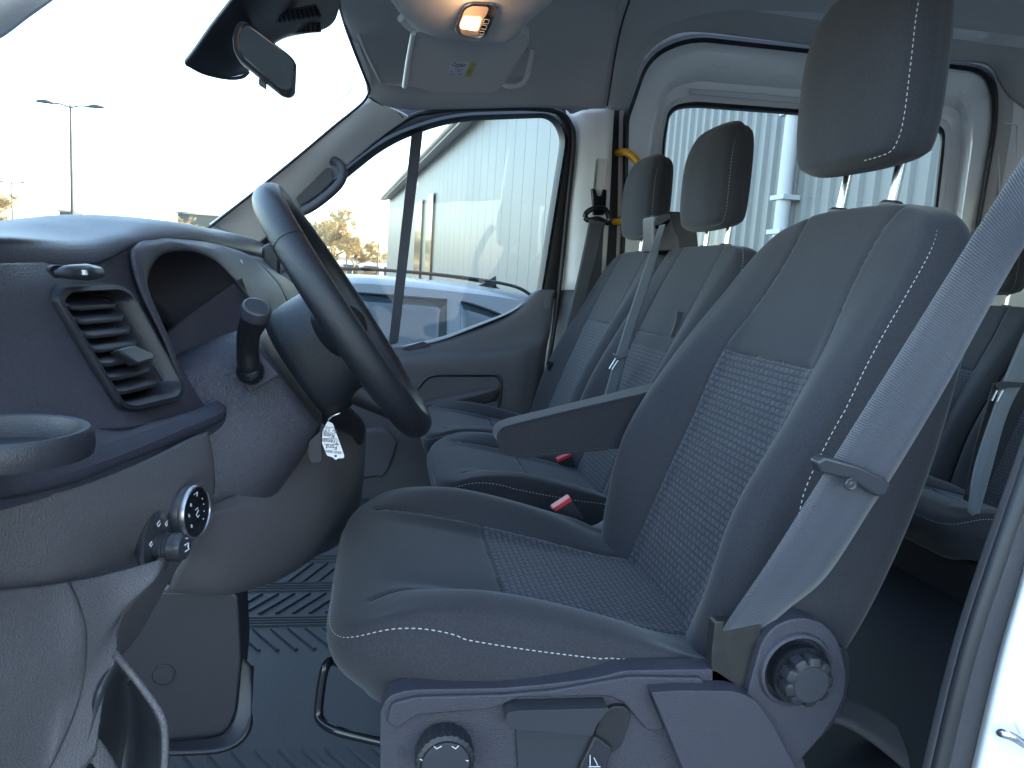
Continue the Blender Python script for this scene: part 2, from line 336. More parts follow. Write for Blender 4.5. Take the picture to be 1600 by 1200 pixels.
def pillow(name, outline, c, Ff, Bf, xf, m, parent, nk=44, bulge=0.008, rf=0.006, rb=0.03, reg=None, seam=None, ngus=9, stitch=None, power=1.0, warp=None):
    """a stuffed body: front face inside an outline, gusset round it, flat back"""
    O = np.array(outline, float); n = len(O); c = np.array(c, float)
    tg = np.roll(O, -1, 0)-np.roll(O, 1, 0); tg /= np.linalg.norm(tg, axis=1)[:, None]; out = np.stack([tg[:, 1], -tg[:, 0]], 1)
    if np.sum(out*(O-c)) < 0: out = -out
    v, uv, rg, sm = [], [], [], []
    def ring(ab, nn, front):
        for i in range(n):
            a, b = ab[i]; z = nn[i]
            p = (a, b, z) if warp is None else warp(a, b, z)
            v.append(xf(*p)); uv.append((a+0.5, b+0.5))
            rg.append(reg(a, b) if (reg and front) else -1.0); sm.append(seam(a, b) if (seam and front) else 0.02)
    ks = 1-(1-np.linspace(0.012, 1, nk))**1.15
    R0 = np.linalg.norm(O-c, axis=1).mean()
    for k in ks:
        ab = c+(O-c)*k; q = np.clip((k-(1-rf*1.5/R0))/(rf*1.5/R0), 0, 1); dn = rf*(1-math.sqrt(max(0, 1-q*q)))
        ring(ab, [Ff(a, b)-dn for a, b in ab], True)
    Fe = np.array([Ff(a, b) for a, b in O])-rf; Be = np.array([Bf(a, b) for a, b in O])+rb
    for t in np.linspace(0, 1, ngus)[1:]:
        ab = O+out*bulge*math.sin(math.pi*min(1, t*1.0)); ring(ab, Fe+(Be-Fe)*t, False)
    for th in np.linspace(0, math.pi/2, 5)[1:]:
        ab = O-out*rb*(1-math.cos(th)); ring(ab, Be-rb*math.sin(th), False)
    O2 = O-out*rb
    for k in (0.8, 0.5, 0.2, 0.01):
        ab = c+(O2-c)*k; ring(ab, [Bf(a, b) for a, b in ab], False)
    nr = len(v)//n; f = grid_faces(nr, n, True); f += [tuple(range(n)), tuple(reversed(range((nr-1)*n, nr*n)))]
    v = np.array(v)
    # outward orientation
    cen = v.mean(0); s = 0
    for q in f[::97]:
        a, b, cc = v[q[0]], v[q[1]], v[q[2]]; s += np.dot(np.cross(b-a, cc-b), a-cen)
    if s < 0: f = [tuple(reversed(q)) for q in f]
    o = mk(name, v, f, m, parent, uv=uv, attrs={'reg': rg, 'seam': sm}, angle=70)
    if stitch:
        ok = [bool(stitch(a, b)) for a, b in O]; st = next((i for i in range(n) if ok[i] and not ok[i-1]), 0)
        pts = []
        for j in range(n):
            i = (st+j) % n
            if not ok[i]: break
            a, b = O[i]+out[i]*0.0014; z = Ff(*O[i])-rf-0.0035
            pts.append(xf(*((a, b, z) if warp is None else warp(a, b, z))))
        dashes('stitching', pts, 'stitch', o)
    return o
# ================================================================== SEATS
def outline_pts(fn, n): return [fn(i/n) for i in range(n)]
def smooth_outline(P, n, r=0.0):
    """closed Catmull-Rom through points, resampled evenly"""
    P = [np.array(p, float) for p in P]; k = len(P); o = []
    for i in range(k):
        a, b, c, d = P[i-1], P[i], P[(i+1) % k], P[(i+2) % k]
        for j in range(24):
            t = j/24; o.append(0.5*((2*b)+(c-a)*t+(2*a-5*b+4*c-d)*t*t+(3*b-a-3*c+d)*t**3))
    o = np.array(o+[o[0]]); d = np.r_[0, np.cumsum(np.linalg.norm(np.diff(o, axis=0), axis=1))]; s = np.linspace(0, d[-1], n, endpoint=False)
    return np.stack([np.interp(s, d, o[:, 0]), np.interp(s, d, o[:, 1])], 1)
I = lambda x, xs, ys: float(np.interp(x, xs, ys))
LEAN = R(22); U = np.array([math.sin(LEAN), 0, math.cos(LEAN)]); NN = np.array([-math.cos(LEAN), 0, math.sin(LEAN)])
def back_xf(o): return lambda a, b, n: np.array(o)+np.array([0, a, 0])+U*b+NN*n
def smI(x, xs, ys):  # smooth interpolation
    i = int(np.clip(np.searchsorted(xs, x)-1, 0, len(xs)-2)); t = np.clip((x-xs[i])/(xs[i+1]-xs[i]), 0, 1)
    m = lambda j: (ys[min(j+1, len(ys)-1)]-ys[max(j-1, 0)])/(xs[min(j+1, len(xs)-1)]-xs[max(j-1, 0)]); h = xs[i+1]-xs[i]
    return (2*t**3-3*t*t+1)*ys[i]+(t**3-2*t*t+t)*h*m(i)+(-2*t**3+3*t*t)*ys[i+1]+(t**3-t*t)*h*m(i+1)
BX = [0, .1, .19, .27, .40, .5, .6, .67]
def back_front(s, b, hw, k=1.0):
    cen = 0.012*math.sin(math.pi*np.clip(b/.66, 0, 1)); rd = smI(b, BX, [.03, .055, .072, .068, .044, .022, .008, -.012])*k
    ed = smI(b, BX, [.0, .012, .034, .044, .040, .024, .003, -.022])*k; r = s/hw
    if r < .84: return cen+(rd-cen)*float(ss(r, .40, .84))
    return rd+(ed-rd)*float(1-math.sqrt(max(0, 1-((r-.84)/.16)**2)))*1.0
def seamw(b): return smI(b, [0, .12, .25, .41, .52, .60, .67], [.125, .125, .125, .13, .105, .10, .115])
def half_w(b): return smI(b, [0, .08, .2, .32, .45, .55, .62, .67], [.225, .245, .252, .250, .230, .212, .195, .19])
def seat_outline(hw, H, n):
    L = [(-hw(b), b) for b in (.02, .12, .24, .36, .48, .56)]
    top = [(-hw(.6)*.97, .605), (-hw(.6)*.82, H-.018), (-hw(.6)*.5, H-.002), (0, H+.002), (hw(.6)*.5, H-.002), (hw(.6)*.82, H-.018), (hw(.6)*.97, .605)]
    Rr = [(-a, b) for a, b in reversed(L)]; bot = [(.19, -.015), (0, -.02), (-.19, -.015)]
    return smooth_outline(L+top+Rr+bot, n)
def headrest(root, c, w, h, tilt=16, n=150, th=0.09, flare=1.0, nk=34, name='headrest', near_posts=(0.075, 0.075)):
    """pillow on two steel posts; c = centre of the front face"""
    t = R(tilt); u = np.array([math.sin(t), 0, math.cos(t)]); nn = np.array([-math.cos(t), 0, math.sin(t)])
    P = [(-w*.93, -h*.86), (-w*1.0, -h*.5), (-w*1.0, h*.1), (-w*.95, h*.62), (-w*.84, h*.90), (-w*.6, h*1.0), (0, h*1.03), (w*.6, h*1.0), (w*.84, h*.90), (w*.95, h*.62), (w*1.0, h*.1), (w*1.0, -h*.5), (w*.93, -h*.86), (w*.74, -h*.99), (0, -h*1.03), (-w*.74, -h*.99)]
    O = smooth_outline(P, n)
    def Ff(a, b):
        r = min(1, abs(a)/w); q = np.clip(b/h, -1, 1); return 0.026*(1-r**3.0)*flare-0.030*max(0, q)**2.6-0.012*max(0, -q)**3
    def warp(a, b, z):
        if z < 0: a = a*(1-0.05*min(1, -z/th))
        return a, b, z
    xf = lambda a, b, z: np.array(c)+np.array([0, a, 0])+u*b+nn*z
    o = pillow(name, O, (0, 0), Ff, lambda a, b: -th, xf, 'fabric', root, nk=nk, rf=.007, rb=.028, bulge=.006, warp=warp,
               stitch=lambda a, b: a < -w*.5 and b < h*.95, seam=None)
    return o, xf
def seat_back(root, origin, name='backrest', n=320, nk=60):
    O = seat_outline(half_w, .655, n)
    Ff = lambda a, b: back_front(abs(a), b, half_w(b))
    Bf = lambda a, b: -smI(b, [0, .2, .45, .66], [.135, .132, .115, .098])
    reg = lambda a, b: min(seamw(b)-abs(a), .405-b)
    def seam(a, b):
        d = abs(abs(a)-seamw(b)); d2 = abs(b-.405) if abs(a) < seamw(b) else 1
        return min(d, d2, .03)
    g = lambda a, b: Ff(a, b)-0.0034*math.exp(-(seam(a, b)/.0045)**2)
    return pillow(name, O, (0, .33), g, Bf, back_xf(origin), 'fabric', root, nk=nk, rf=.008, rb=.03, bulge=.012, reg=reg, seam=seam,
                  stitch=lambda a, b: a < 0 and .1 < b < .64)
EZ = [1.184, 1.189, 1.183, 1.174, 1.156, 1.142, 1.144, 1.13, 1.09]
def cushion(root, cy, x0, dz, hw, name='cushion', n=320, nk=60, thick=.12, rear=.45, bol=1.0):
    """x0 = front edge, driver's is -0.045; profile follows it"""
    sh = x0+.045
    P = [(-hw*.93, -.005), (-hw*1.0, .10), (-hw*1.0, .26), (-hw*.97, .38), (-hw*.80, .50), (0, .51), (hw*.80, .50), (hw*.97, .38), (hw*1.0, .26), (hw*1.0, .10), (hw*.93, -.005), (hw*.72, -.042), (hw*.3, -.047), (-hw*.3, -.047), (-hw*.72, -.042)]
    O = smooth_outline(P, n)
    cz = lambda b: smI(b, [-.05, -.02, .03, .17, .30, .40, .52], [1.150, 1.163, 1.168, 1.143, 1.117, 1.10, 1.095])
    rz = lambda b: smI(b, [-.05, 0, .06, .13, .22, .30, .40, .52], [-.002, .004, .026, .042, .042, .034, .012, .0])*bol
    ez = lambda b: smI(b, [-.05, 0, .05, .1, .2, .3, .36, .45, .52], EZ)-cz(b)
    def Ff(a, b):
        r = min(1, abs(a)/hw); k = cz(b)
        q = rz(b)
        if r < .84: return k+q*float(ss(r, .42, .84))
        return k+q+(ez(b)-q)*float(1-math.sqrt(max(0, 1-((r-.84)/.16)**2)))
    sw = lambda b: smI(b, [-.05, .0, .05, .2, .5], [.20, .17, .150, .142, .135])*hw/.25
    reg = lambda a, b: min(sw(b)-abs(a), b-.171)
    def seam(a, b):
        d = abs(abs(a)-sw(b)) if b > .0 else 1; d2 = abs(b-.171) if abs(a) < sw(b) else 1
        return min(d, d2, .03)
    g = lambda a, b: Ff(a, b)-0.0034*math.exp(-(seam(a, b)/.0045)**2)
    def warp(a, b, z):
        d = max(0, cz(b)-.02-z); f = float(ss(-b, -.10, .04)); return a*(1-.12*f*min(1, d/thick)), b+0.45*d*f, z
    xf = lambda a, b, z: np.array([b+sh, cy+a, z+dz])
    return pillow(name, O, (0, .22), g, lambda a, b: cz(b)-thick, xf, 'fabric', root, nk=nk, rf=.010, rb=.03, bulge=.012, reg=reg, seam=seam, warp=warp,
                  stitch=lambda a, b: (a < -hw*.2 and b < .40))
def post(root, p0, p1, r=.0058):
    o = tube('post', [p0, p1], r, 'chrome', root, n=1); 
    d = (np.array(p1)-p0)/np.linalg.norm(np.array(p1)-p0)
    lathe('post_collar', [(.014, -.004), (.017, .0), (.017, .005), (.013, .009), (.007, .0095)], p0, d, 'smooth', o, ns=24)
# ---- driver's seat
ds = thing('driver_seat', (.35, 1.0, .80), "dark grey fabric driver's seat with patterned centre, plastic valance and fold-down armrest, nearest the camera", 'car seat', 'van seats')
seat_back(ds, (.42, 1.0, 1.08))
cushion(ds, 1.0, -.045, 0, .25)
ho, hxf = headrest(ds, (.624, .985, 1.862), .116, .121, tilt=0, th=.084)
for y in (.945, 1.065):
    post(ds, (.690, y, 1.683), (.700, y, 1.775), .0068)
T0 = lambda *a: np.array(a, float)
# ---- armrest, inner side of the driver's seat
ao = [(776, 690), (780, 672), (800, 664), (990, 618), (1060, 600), (1060, 700), (945, 702), (900, 707), (820, 713), (795, 711)]
arm = pprism('armrest', ao, 1.262, 1.325, 'fabric', ds, r=[10, 12, 14, 3, 3, 3, 6, 8, 10, 10], bevel=.010, seg=4)
# ---- plastic valance of the seat base
val = pprism('side_valance', [(594, 1260), (594, 1112), (606, 1088), (640, 1078), (780, 1076), (862, 1069), (942, 1058), (975, 1048), (1118, 1046), (1200, 1100), (1260, 1190), (1260, 1260)], .722, .748, 'base', ds, r=[3, 20, 14, 20, 20, 30, 30, 12, 8, 8, 20, 3], bevel=.006)
pprism('valance_ridge', [(604, 1128), (612, 1100), (650, 1090), (790, 1086), (868, 1079), (950, 1064), (985, 1058), (1100, 1060), (1100, 1076), (1014, 1080), (1040, 1140), (1012, 1143), (975, 1098), (950, 1088), (812, 1090), (770, 1108), (650, 1118), (622, 1140)], .716, .724, 'base', ds, r=8, bevel=.004)
pprism('end_cover', [(1018, 1082), (1060, 1079), (1150, 1080), (1182, 1094), (1212, 1140), (1244, 1200), (1262, 1262), (1092, 1262)], .700, .730, 'base', ds, r=[3, 10, 16, 16, 20, 20, 4, 4], bevel=.009, seg=4)
pprism('recliner_cover', [(1168, 1086), (1180, 1040), (1192, 1000), (1216, 974), (1252, 964), (1288, 974), (1310, 1000), (1324, 1050), (1320, 1092), (1292, 1142), (1240, 1200), (1222, 1170)], .712, .76, 'base', ds, r=[3, 20, 20, 20, 20, 20, 20, 25, 25, 25, 5, 5], bevel=.007)
pprism('carpet_edge', [(1312, 1010), (1326, 1016), (1328, 1056), (1322, 1096), (1300, 1136), (1262, 1172), (1255, 1160), (1290, 1130), (1310, 1090), (1316, 1050)], .725, .80, 'rubber', ds, r=8, bevel=.002)
# recliner knob: fluted
kc = W(1247, 1050, .705)
lathe('knob_well', [(.034, .010), (.0345, -.006), (.033, -.008), (.0315, -.004), (.030, .004)], kc, (0, -1, 0), 'gloss', ds, ns=48)
kk = lathe('recline_knob', [(.012, -.004), (.029, -.002), (.0295, .012), (.0285, .017), (.022, .0195), (.012, .020), (.003, .020)], kc+np.array([0, -.006, 0]), (0, -1, 0), 'plastic', ds, ns=96,
           wob=lambda th, i: 1-(0.20*max(0, math.cos(9*th))**2 if i < 4 else 0))
lathe('cover_ring', [(.036, .0), (.037, .005), (.040, .0075), (.043, .006), (.045, .0)], kc+T0(0, .008, 0), (0, -1, 0), 'base', ds, ns=64)
lathe('knob_face', [(.0205, .0195), (.0200, .0212), (.003, .0214)], kc+T0(0, -.006, 0), (0, -1, 0), 'smooth', kk, ns=48)
tube('piping', [W(a, b, 1.261) for a, b in ((990, 619), (900, 640), (802, 664), (782, 673), (778, 688), (786, 704), (800, 711), (830, 712), (900, 706), (950, 701))], .0022, 'fabric', arm, ns=8)
# dial knob front
dc = W(694, 1176, .712)
dk = lathe('height_dial', [(.0305, -.006), (.0315, .010), (.0305, .016), (.026, .0185), (.0255, .017), (.004, .0185)], dc, (0, -1, 0), 'plastic', ds, ns=108, wob=lambda th, i: 1-(0.035*(math.cos(27*th) > 0) if i in (0, 1, 2) else 0))
lathe('dial_face', [(.0245, .0172), (.0245, .0200), (.021, .0206), (.003, .0206)], dc, (0, -1, 0), 'smooth', dk, ns=48)
def sym(o, P, Y, r=.0006, m='mark'):
    """a printed line of photo places on a face at depth Y, a hair proud of it"""
    return tube('printed_mark', [W(a, b, Y) for a, b in P], r, m, o, n=1, ns=6)
for P in ([(678, 1166), (682, 1170), (690, 1166)], [(706, 1166), (712, 1170), (717, 1165)], [(656, 1186), (660, 1188)], [(728, 1188), (732, 1189)]): sym(dk, P, .6905, .0005)
for P in ([(622, 1168), (622, 1180)], [(626, 1166), (634, 1180), (632, 1172)], [(618, 1182), (636, 1183)], [(640, 1176), (643, 1176)]): sym(val, P, .7212, .0004, 'ink')
for P in ([(922, 1180), (922, 1196)], [(928, 1184), (934, 1196)], [(920, 1198), (938, 1198)]): sym(val, P, .7065, .0005)
# lift lever with its slot
pprism('lever_recess', [(940, 1116), (958, 1104), (978, 1104), (987, 1118), (970, 1168), (955, 1178), (925, 1165)], .7155, .727, 'rubber', ds, r=6, bevel=.001)
pprism('lower_plate', [(806, 1138), (935, 1148), (912, 1196), (900, 1250), (812, 1250)], .7165, .727, 'smooth', ds, r=3, bevel=.002)
lv = pprism('lift_lever', [(789, 1128), (793, 1114), (806, 1111), (952, 1107), (948, 1112), (933, 1132), (926, 1150), (914, 1149), (806, 1140), (796, 1138)], .700, .722, 'smooth', ds, r=[5, 5, 6, 2, 3, 5, 3, 3, 5, 5], bevel=.003)
pprism('lever_arm', [(930, 1150), (958, 1170), (950, 1192), (944, 1250), (898, 1250), (906, 1200)], .709, .722, 'plastic', ds, r=5, bevel=.002)
# steel belt anchor plate with a wrapped cover
pprism('anchor_cover', [(1117, 975), (1122, 971), (1190, 975), (1187, 1030), (1178, 1094), (1150, 1086), (1112, 1078), (1112, 1020)], .722, .738, 'steel', ds, r=[4, 4, 3, 2, 3, 2, 3, 2], bevel=.0015)
tube('adjuster_bar', [W(598, 1066, 1.05), W(560, 1050, 1.02), W(524, 1034, .97), W(511, 1038, .95), W(504, 1060, .945), W(498, 1110, .94), W(503, 1128, .93), W(530, 1143, .91), W(600, 1160, .88)], .0062, 'gloss', ds, ns=12, n=6)
# seat box under the cushion
boxes('seat_box', [(.06, .46, .79, 1.22, .80, 1.03)], 'plastic', ds, bevel=.01)
# buckle between the seats
def buckle(root, px, py, Y, s=1.0, rx=0.0, name='belt_buckle', label=None, top=None):
    c = W(px, py, Y); a = math.radians(25); u = np.array([math.sin(-a)*.8, 0, math.cos(a)]); u /= np.linalg.norm(u)
    x = np.cross([0, 1, 0], u); x /= np.linalg.norm(x); y = np.array([0, 1.0, 0])
    P = [c+x*i*.014*s+y*j*.012*s for i, j in ((-1, -1), (1, -1), (1, 1), (-1, 1))]
    b = prism3('buckle_body', P, -u*.075*s, 'plastic', root, bevel=.003)
    Q = [c+u*.0015+x*i*.0115*s+y*j*.0085*s for i, j in ((-1, -1), (1, -1), (1, 1), (-1, 1))]
    prism3('release_button', Q, u*.003, 'red', root, bevel=.001)
bk = thing('belt_buckle', W(905, 830, 1.30), "black seat belt buckle with a red button standing beside the driver's cushion", 'buckle', 'seat belt buckles')
c0 = W(885, 788, 1.29)
prism3('buckle_body', [W(862, 797, 1.29), W(893, 778, 1.29), W(915, 812, 1.29), W(888, 822, 1.29), W(872, 806, 1.29)], (0, .024, 0), 'plastic', bk, bevel=.0025)
prism3('release_button', [W(864, 794.5, 1.288), W(891, 777, 1.288), W(894.5, 782.5, 1.288), W(868, 800, 1.288)], (0, .022, 0), 'red', bk, bevel=.001)
prism3('buckle_stalk', [W(890, 812, 1.295), W(912, 808, 1.295), W(950, 900, 1.295), W(920, 905, 1.295)], (0, .012, 0), 'rubber', bk, bevel=.002)
# light grey inner hinge trim behind the buckle
surf('hinge_trim', [[(900, 822, 1.30), (930, 820, 1.30), (958, 800, 1.30), (975, 785, 1.29)], [(905, 828, 1.27), (935, 832, 1.27), (960, 825, 1.27), (980, 815, 1.27)], [(920, 840, 1.26), (950, 846, 1.26), (968, 845, 1.26), (985, 840, 1.26)]], 'door', ds, n=6, solid=.006)

# ================================================================== BENCHES
def bench(x, dz, name, label, group):
    """two-place bench: shared back, two cushions, two headrests; drawn for x=0, then moved"""
    root = thing(name, (.45, 1.9, .80), label, 'car seat', group)
    H = .645; C0 = 1.925; HWB = .485
    P = [(-HWB*.985, .0), (-HWB, .2), (-HWB, .42), (-HWB*.985, .54), (-HWB*.93, .615), (-HWB*.80, H-.004), (-HWB*.4, H), (0, H), (HWB*.4, H), (HWB*.80, H-.006), (HWB*.91, .60), (HWB*.96, .52), (HWB, .40), (HWB, .2), (HWB*.985, 0), (HWB*.5, -.02), (0, -.02), (-HWB*.5, -.02)]
    O = smooth_outline(P, 420)
    CS = (-.242, .242)
    loc = lambda a: (a-CS[0], 0) if a < 0 else (a-CS[1], 1)
    sb = lambda b: smI(b, [0, .12, .25, .41, .52, .60, .67], [.112, .112, .115, .122, .125, .120, .115])
    def Ff(a, b):
        s, k = loc(a); e = abs(s)/.242; cen = .012*math.sin(math.pi*np.clip(b/.66, 0, 1))
        rd = smI(b, BX, [.02, .035, .045, .045, .032, .018, .006, -.006])
        f = cen+(rd-cen)*float(ss(e, .45, .80))
        if e > .80: f -= .022*((e-.8)/.2)**2
        return f-0.0034*math.exp(-(seam(a, b)/.0045)**2)
    def reg(a, b): s, k = loc(a); return min(sb(b)-abs(s), (.372 if k == 0 else .405)-b)
    def seam(a, b):
        s, k = loc(a); d = abs(abs(s)-sb(b)); d2 = abs(b-.405) if abs(s) < sb(b) else 1; d3 = abs(a) if b < .7 else 1
        return min(d, d2, d3, .03)
    bk = pillow('backrest', O, (0, .32), Ff, lambda a, b: -.10, back_xf((.505, C0, 1.065)), 'fabric', root, nk=74, rf=.008, rb=.03, bulge=.01, reg=reg, seam=seam, stitch=lambda a, b: a < -.2 and .1 < b < .66)
    for cy, hw in ((1.68, .228), (2.155, .235)):
        cushion(root, cy, .13, -.035, hw, n=220, nk=46, bol=.75)
    for cy in (1.68, 2.150):
        headrest(root, (.727, cy, 1.817), .120, .113, tilt=1, n=110, nk=24, th=.075, flare=.8)
        for dy in (-.06, .055): post(root, (.775, cy+dy, 1.655), (.780, cy+dy, 1.735), .0062)
    boxes('bench_base', [(.24, .62, 1.47, 2.38, .80, 1.0)], 'plastic', root, bevel=.015)
    return root
def shift(root, dx, dy, dz): root.location = (root.location[0]+dx, root.location[1]+dy, root.location[2]+dz)
b1 = bench(0, 0, 'passenger_bench', 'two-place dark grey fabric passenger bench with two headrests, beyond the driver\'s seat', 'van seats')
sc2 = scene.collection.objects
def copy_tree(o, parent=None):
    c = o.copy(); sc2.link(c); ORG[c.name] = org(o)
    if parent is not None: c.parent = parent
    for ch in list(o.children): copy_tree(ch, c)
    return c
b2 = copy_tree(b1); shift(b2, 1.27, .06, -.09)
b2['label'] = "rear row bench seen at the right edge behind the driver's seat"
# belt guide box on the bench top, document strap
gd = thing('belt_guide', W(1055, 385, 1.92), 'grey and black plastic shoulder belt outlet on top of the passenger bench between its headrests', 'belt guide')
pprism('housing', [(1022, 336), (1048, 330), (1075, 332), (1088, 352), (1092, 390), (1040, 394), (1022, 394)], 1.90, 1.99, 'plastic', gd, r=[6, 6, 10, 8, 3, 3, 3], bevel=.004)
pprism('front_plate', [(1021, 346), (1026, 338), (1048, 332), (1052, 352), (1062, 372), (1062, 390), (1042, 392), (1022, 392)], 1.885, 1.905, 'door', gd, r=5, bevel=.003)
pprism('slot', [(1023, 352), (1032, 351), (1048, 341), (1046, 348), (1038, 356), (1026, 358)], 1.881, 1.887, 'gloss', gd, r=3, bevel=.001)
prism3('pull_strap', [W(1058, 487, 1.585), W(1073, 488, 1.585), W(1069, 500, 1.575), W(1062, 528, 1.57), W(1047, 527, 1.57), W(1056, 502, 1.575)], (.0, .002, .001), 'belt3', b1, bevel=.0005)
# ================================================================== VAN BODY
vb = thing('van_body', (.5, 1.6, .70), 'white van body shell with grey roof lining and pale pillar trims around the seats', 'van')
T3 = lambda x, y, z: np.array([x, y, z], float)
# ---- headliner, front part: rises from the far door top, turns over to the roof
hl_rows = [
 [(577, 152, 2.34), (604, 166, 2.37), (650, 172, 2.42), (740, 170, 2.43), (820, 168, 2.44), (885, 170, 2.45), (946, 170, 2.45)],
 [(571, 130, 2.29), (604, 144, 2.32), (655, 150, 2.35), (740, 146, 2.36), (820, 142, 2.37), (890, 138, 2.37), (951, 140, 2.37)],
 [(560, 95, 2.20), (604, 104, 2.25), (665, 106, 2.29), (750, 102, 2.31), (830, 98, 2.31), (900, 96, 2.31), (957, 100, 2.31)],
 [(543, 50, 2.02), (600, 50, 2.10), (680, 45, 2.17), (765, 40, 2.2), (845, 40, 2.21), (915, 42, 2.22), (969, 44, 2.22)],
 [(531, 10, 1.80), (598, -5, 1.93), (690, -15, 2.0), (790, -20, 2.05), (870, -20, 2.08), (940, -18, 2.10), (986, -10, 2.12)],
]
x_ = [-.14, .0, .15, .3, .43, .55, .663]
hl_rows.append([T3(x, 1.55, z) for x, z in zip(x_, (2.12, 2.19, 2.25, 2.29, 2.32, 2.34, 2.36))])
hl_rows.append([T3(x, 1.05, z) for x, z in zip(x_, (2.12, 2.19, 2.25, 2.29, 2.32, 2.34, 2.36))])
hl_rows.append([T3(x, .70, z) for x, z in zip(x_, (2.02, 2.07, 2.12, 2.15, 2.18, 2.20, 2.22))])
hl_rows.append([T3(x, .60, z) for x, z in zip(x_, (1.84, 1.90, 1.95, 1.97, 1.99, 2.0, 2.02))])
surf('roof_lining', hl_rows, 'headliner', vb, n=7, n2=5, solid=.012, toward=(.4, 1.3, 1.3))
# ---- rear roof lining
hr_rows = [
 [(940, 169, 2.485), (974, 171, 2.49), (985, 140, 2.49), (1004, 95, 2.49), (1032, 66, 2.49), (1078, 50, 2.49), (1180, 60, 2.49), (1290, 74, 2.49), (1400, 86, 2.49), (1490, 96, 2.49), (1545, 104, 2.50), (1575, 150, 2.52), (1640, 200, 2.52)],
 [(944, 140, 2.41), (985, 128, 2.42), (1000, 100, 2.43), (1022, 65, 2.43), (1050, 42, 2.43), (1090, 30, 2.43), (1180, 38, 2.43), (1290, 50, 2.43), (1400, 58, 2.43), (1500, 62, 2.43), (1560, 80, 2.44), (1600, 120, 2.45), (1680, 150, 2.46)],
 [(950, 95, 2.33), (992, 80, 2.31), (1010, 60, 2.32), (1035, 30, 2.32), (1060, 8, 2.32), (1100, -5, 2.32), (1190, 0, 2.32), (1300, 5, 2.32), (1410, 10, 2.32), (1510, 12, 2.32), (1580, 25, 2.33), (1640, 50, 2.34), (1720, 70, 2.35)],
 [T3(x, 2.05, 2.385) for x in np.linspace(.62, 2.4, 13)],
 [T3(x, 1.3, 2.40) for x in np.linspace(.62, 2.4, 13)],
 [T3(x, .78, 2.28) for x in np.linspace(.67, 2.4, 13)],
 [T3(x, .62, 2.0) for x in np.linspace(.67, 2.4, 13)],
]
surf('rear_roof_lining', hr_rows, 'headliner', vb, n=6, n2=6, solid=.012, toward=(1.2, 1.3, 1.3))
# roof shelf moulding lines and clip marks in the lining
tube('lining_edge', [W(546, 2, 1.93), W(556, 40, 2.03), W(572, 80, 2.13), (W(592, 120, 2.24)), W(598, 130, 2.27), W(612, 132, 2.28), W(635, 133, 2.28)], .006, 'headliner', vb, ns=8)
tube('lining_edge', [W(949, 165, 2.43), W(953, 140, 2.365), W(959, 100, 2.30), W(970, 44, 2.21), W(986, -8, 2.11)], .003, 'rubber', vb, ns=8)
for p in ((597, 28, 2.0), (614, 93, 2.22), (793, 14, 1.33)):
    pass
# ---- far A-pillar trim
surf('front_pillar_trim', [
 [(330, 354, 2.33), (380, 316, 2.33), (440, 267, 2.33), (520, 200, 2.33), (560, 166, 2.33), (575, 150, 2.34)],
 [(341, 358, 2.37), (395, 322, 2.36), (455, 270, 2.35), (532, 205, 2.34), (570, 172, 2.335), (588, 158, 2.35)],
 [(372, 372, 2.41), (425, 330, 2.40), (470, 288, 2.39), (535, 228, 2.375), (585, 190, 2.375), (618, 172, 2.39)],
 [(393, 390, 2.45), (450, 342, 2.45), (492, 306, 2.45), (550, 252, 2.45), (600, 212, 2.45), (642, 185, 2.45)]], 'trimgrey', vb, n=8, solid=.01)
tube('pillar_seam', [W(575, 151, 2.335), W(592, 162, 2.355), W(620, 175, 2.40), W(630, 184, 2.43)], .0018, 'rubber', vb, ns=6)
# ---- near pillar and door frame, close to the camera at the upper left, and the near roof rail
surf('near_pillar_trim', [[(-60, 90, .64), (0, 61, .64), (45, 28, .63), (88, -3, .62), (150, -50, .62)], [(-80, 40, .60), (-20, 15, .60), (20, -10, .60), (60, -45, .60), (110, -90, .60)], [(-100, -60, .57), (-60, -90, .57), (0, -140, .57), (40, -170, .57), (80, -200, .57)]], 'trimgrey', vb, n=6, solid=.02)
# ---- far B-pillar: pale upper trim, grey lower trim
surf('middle_pillar_trim', [
 [(884, 172, 2.50), (893, 178, 2.49), (912, 172, 2.47), (940, 171, 2.46), (958, 172, 2.46), (960, 172, 2.52)],
 [(890, 220, 2.50), (898, 224, 2.485), (914, 220, 2.465), (936, 220, 2.455), (955, 220, 2.46), (957, 220, 2.52)],
 [(884, 330, 2.50), (891, 330, 2.48), (906, 330, 2.46), (928, 330, 2.45), (950, 330, 2.455), (952, 330, 2.52)],
 [(876, 455, 2.50), (884, 455, 2.48), (897, 455, 2.455), (915, 455, 2.445), (942, 455, 2.45), (944, 455, 2.52)]], 'trimgrey', vb, n=7, solid=.01)
surf('pillar_lower_trim', [
 [(876, 453, 2.50), (884, 453, 2.475), (897, 453, 2.45), (915, 454, 2.44), (948, 455, 2.445)],
 [(862, 540, 2.50), (872, 540, 2.47), (885, 540, 2.44), (905, 540, 2.43), (945, 540, 2.43)],
 [(842, 650, 2.50), (850, 650, 2.47), (865, 650, 2.44), (890, 650, 2.43), (940, 650, 2.42)],
 [(815, 760, 2.50), (830, 760, 2.47), (845, 760, 2.44), (880, 760, 2.43), (930, 760, 2.42)]], 'door', vb, n=6, solid=.01)
pprism('adjuster_slot', [(933, 247), (950, 248), (945, 306), (928, 304)], 2.444, 2.46, 'visor', vb, r=2, bevel=.001)
pprism('adjuster_groove', [(932, 250), (934, 250), (929, 304), (927, 303)], 2.442, 2.46, 'silver', vb, r=.5, bevel=0)
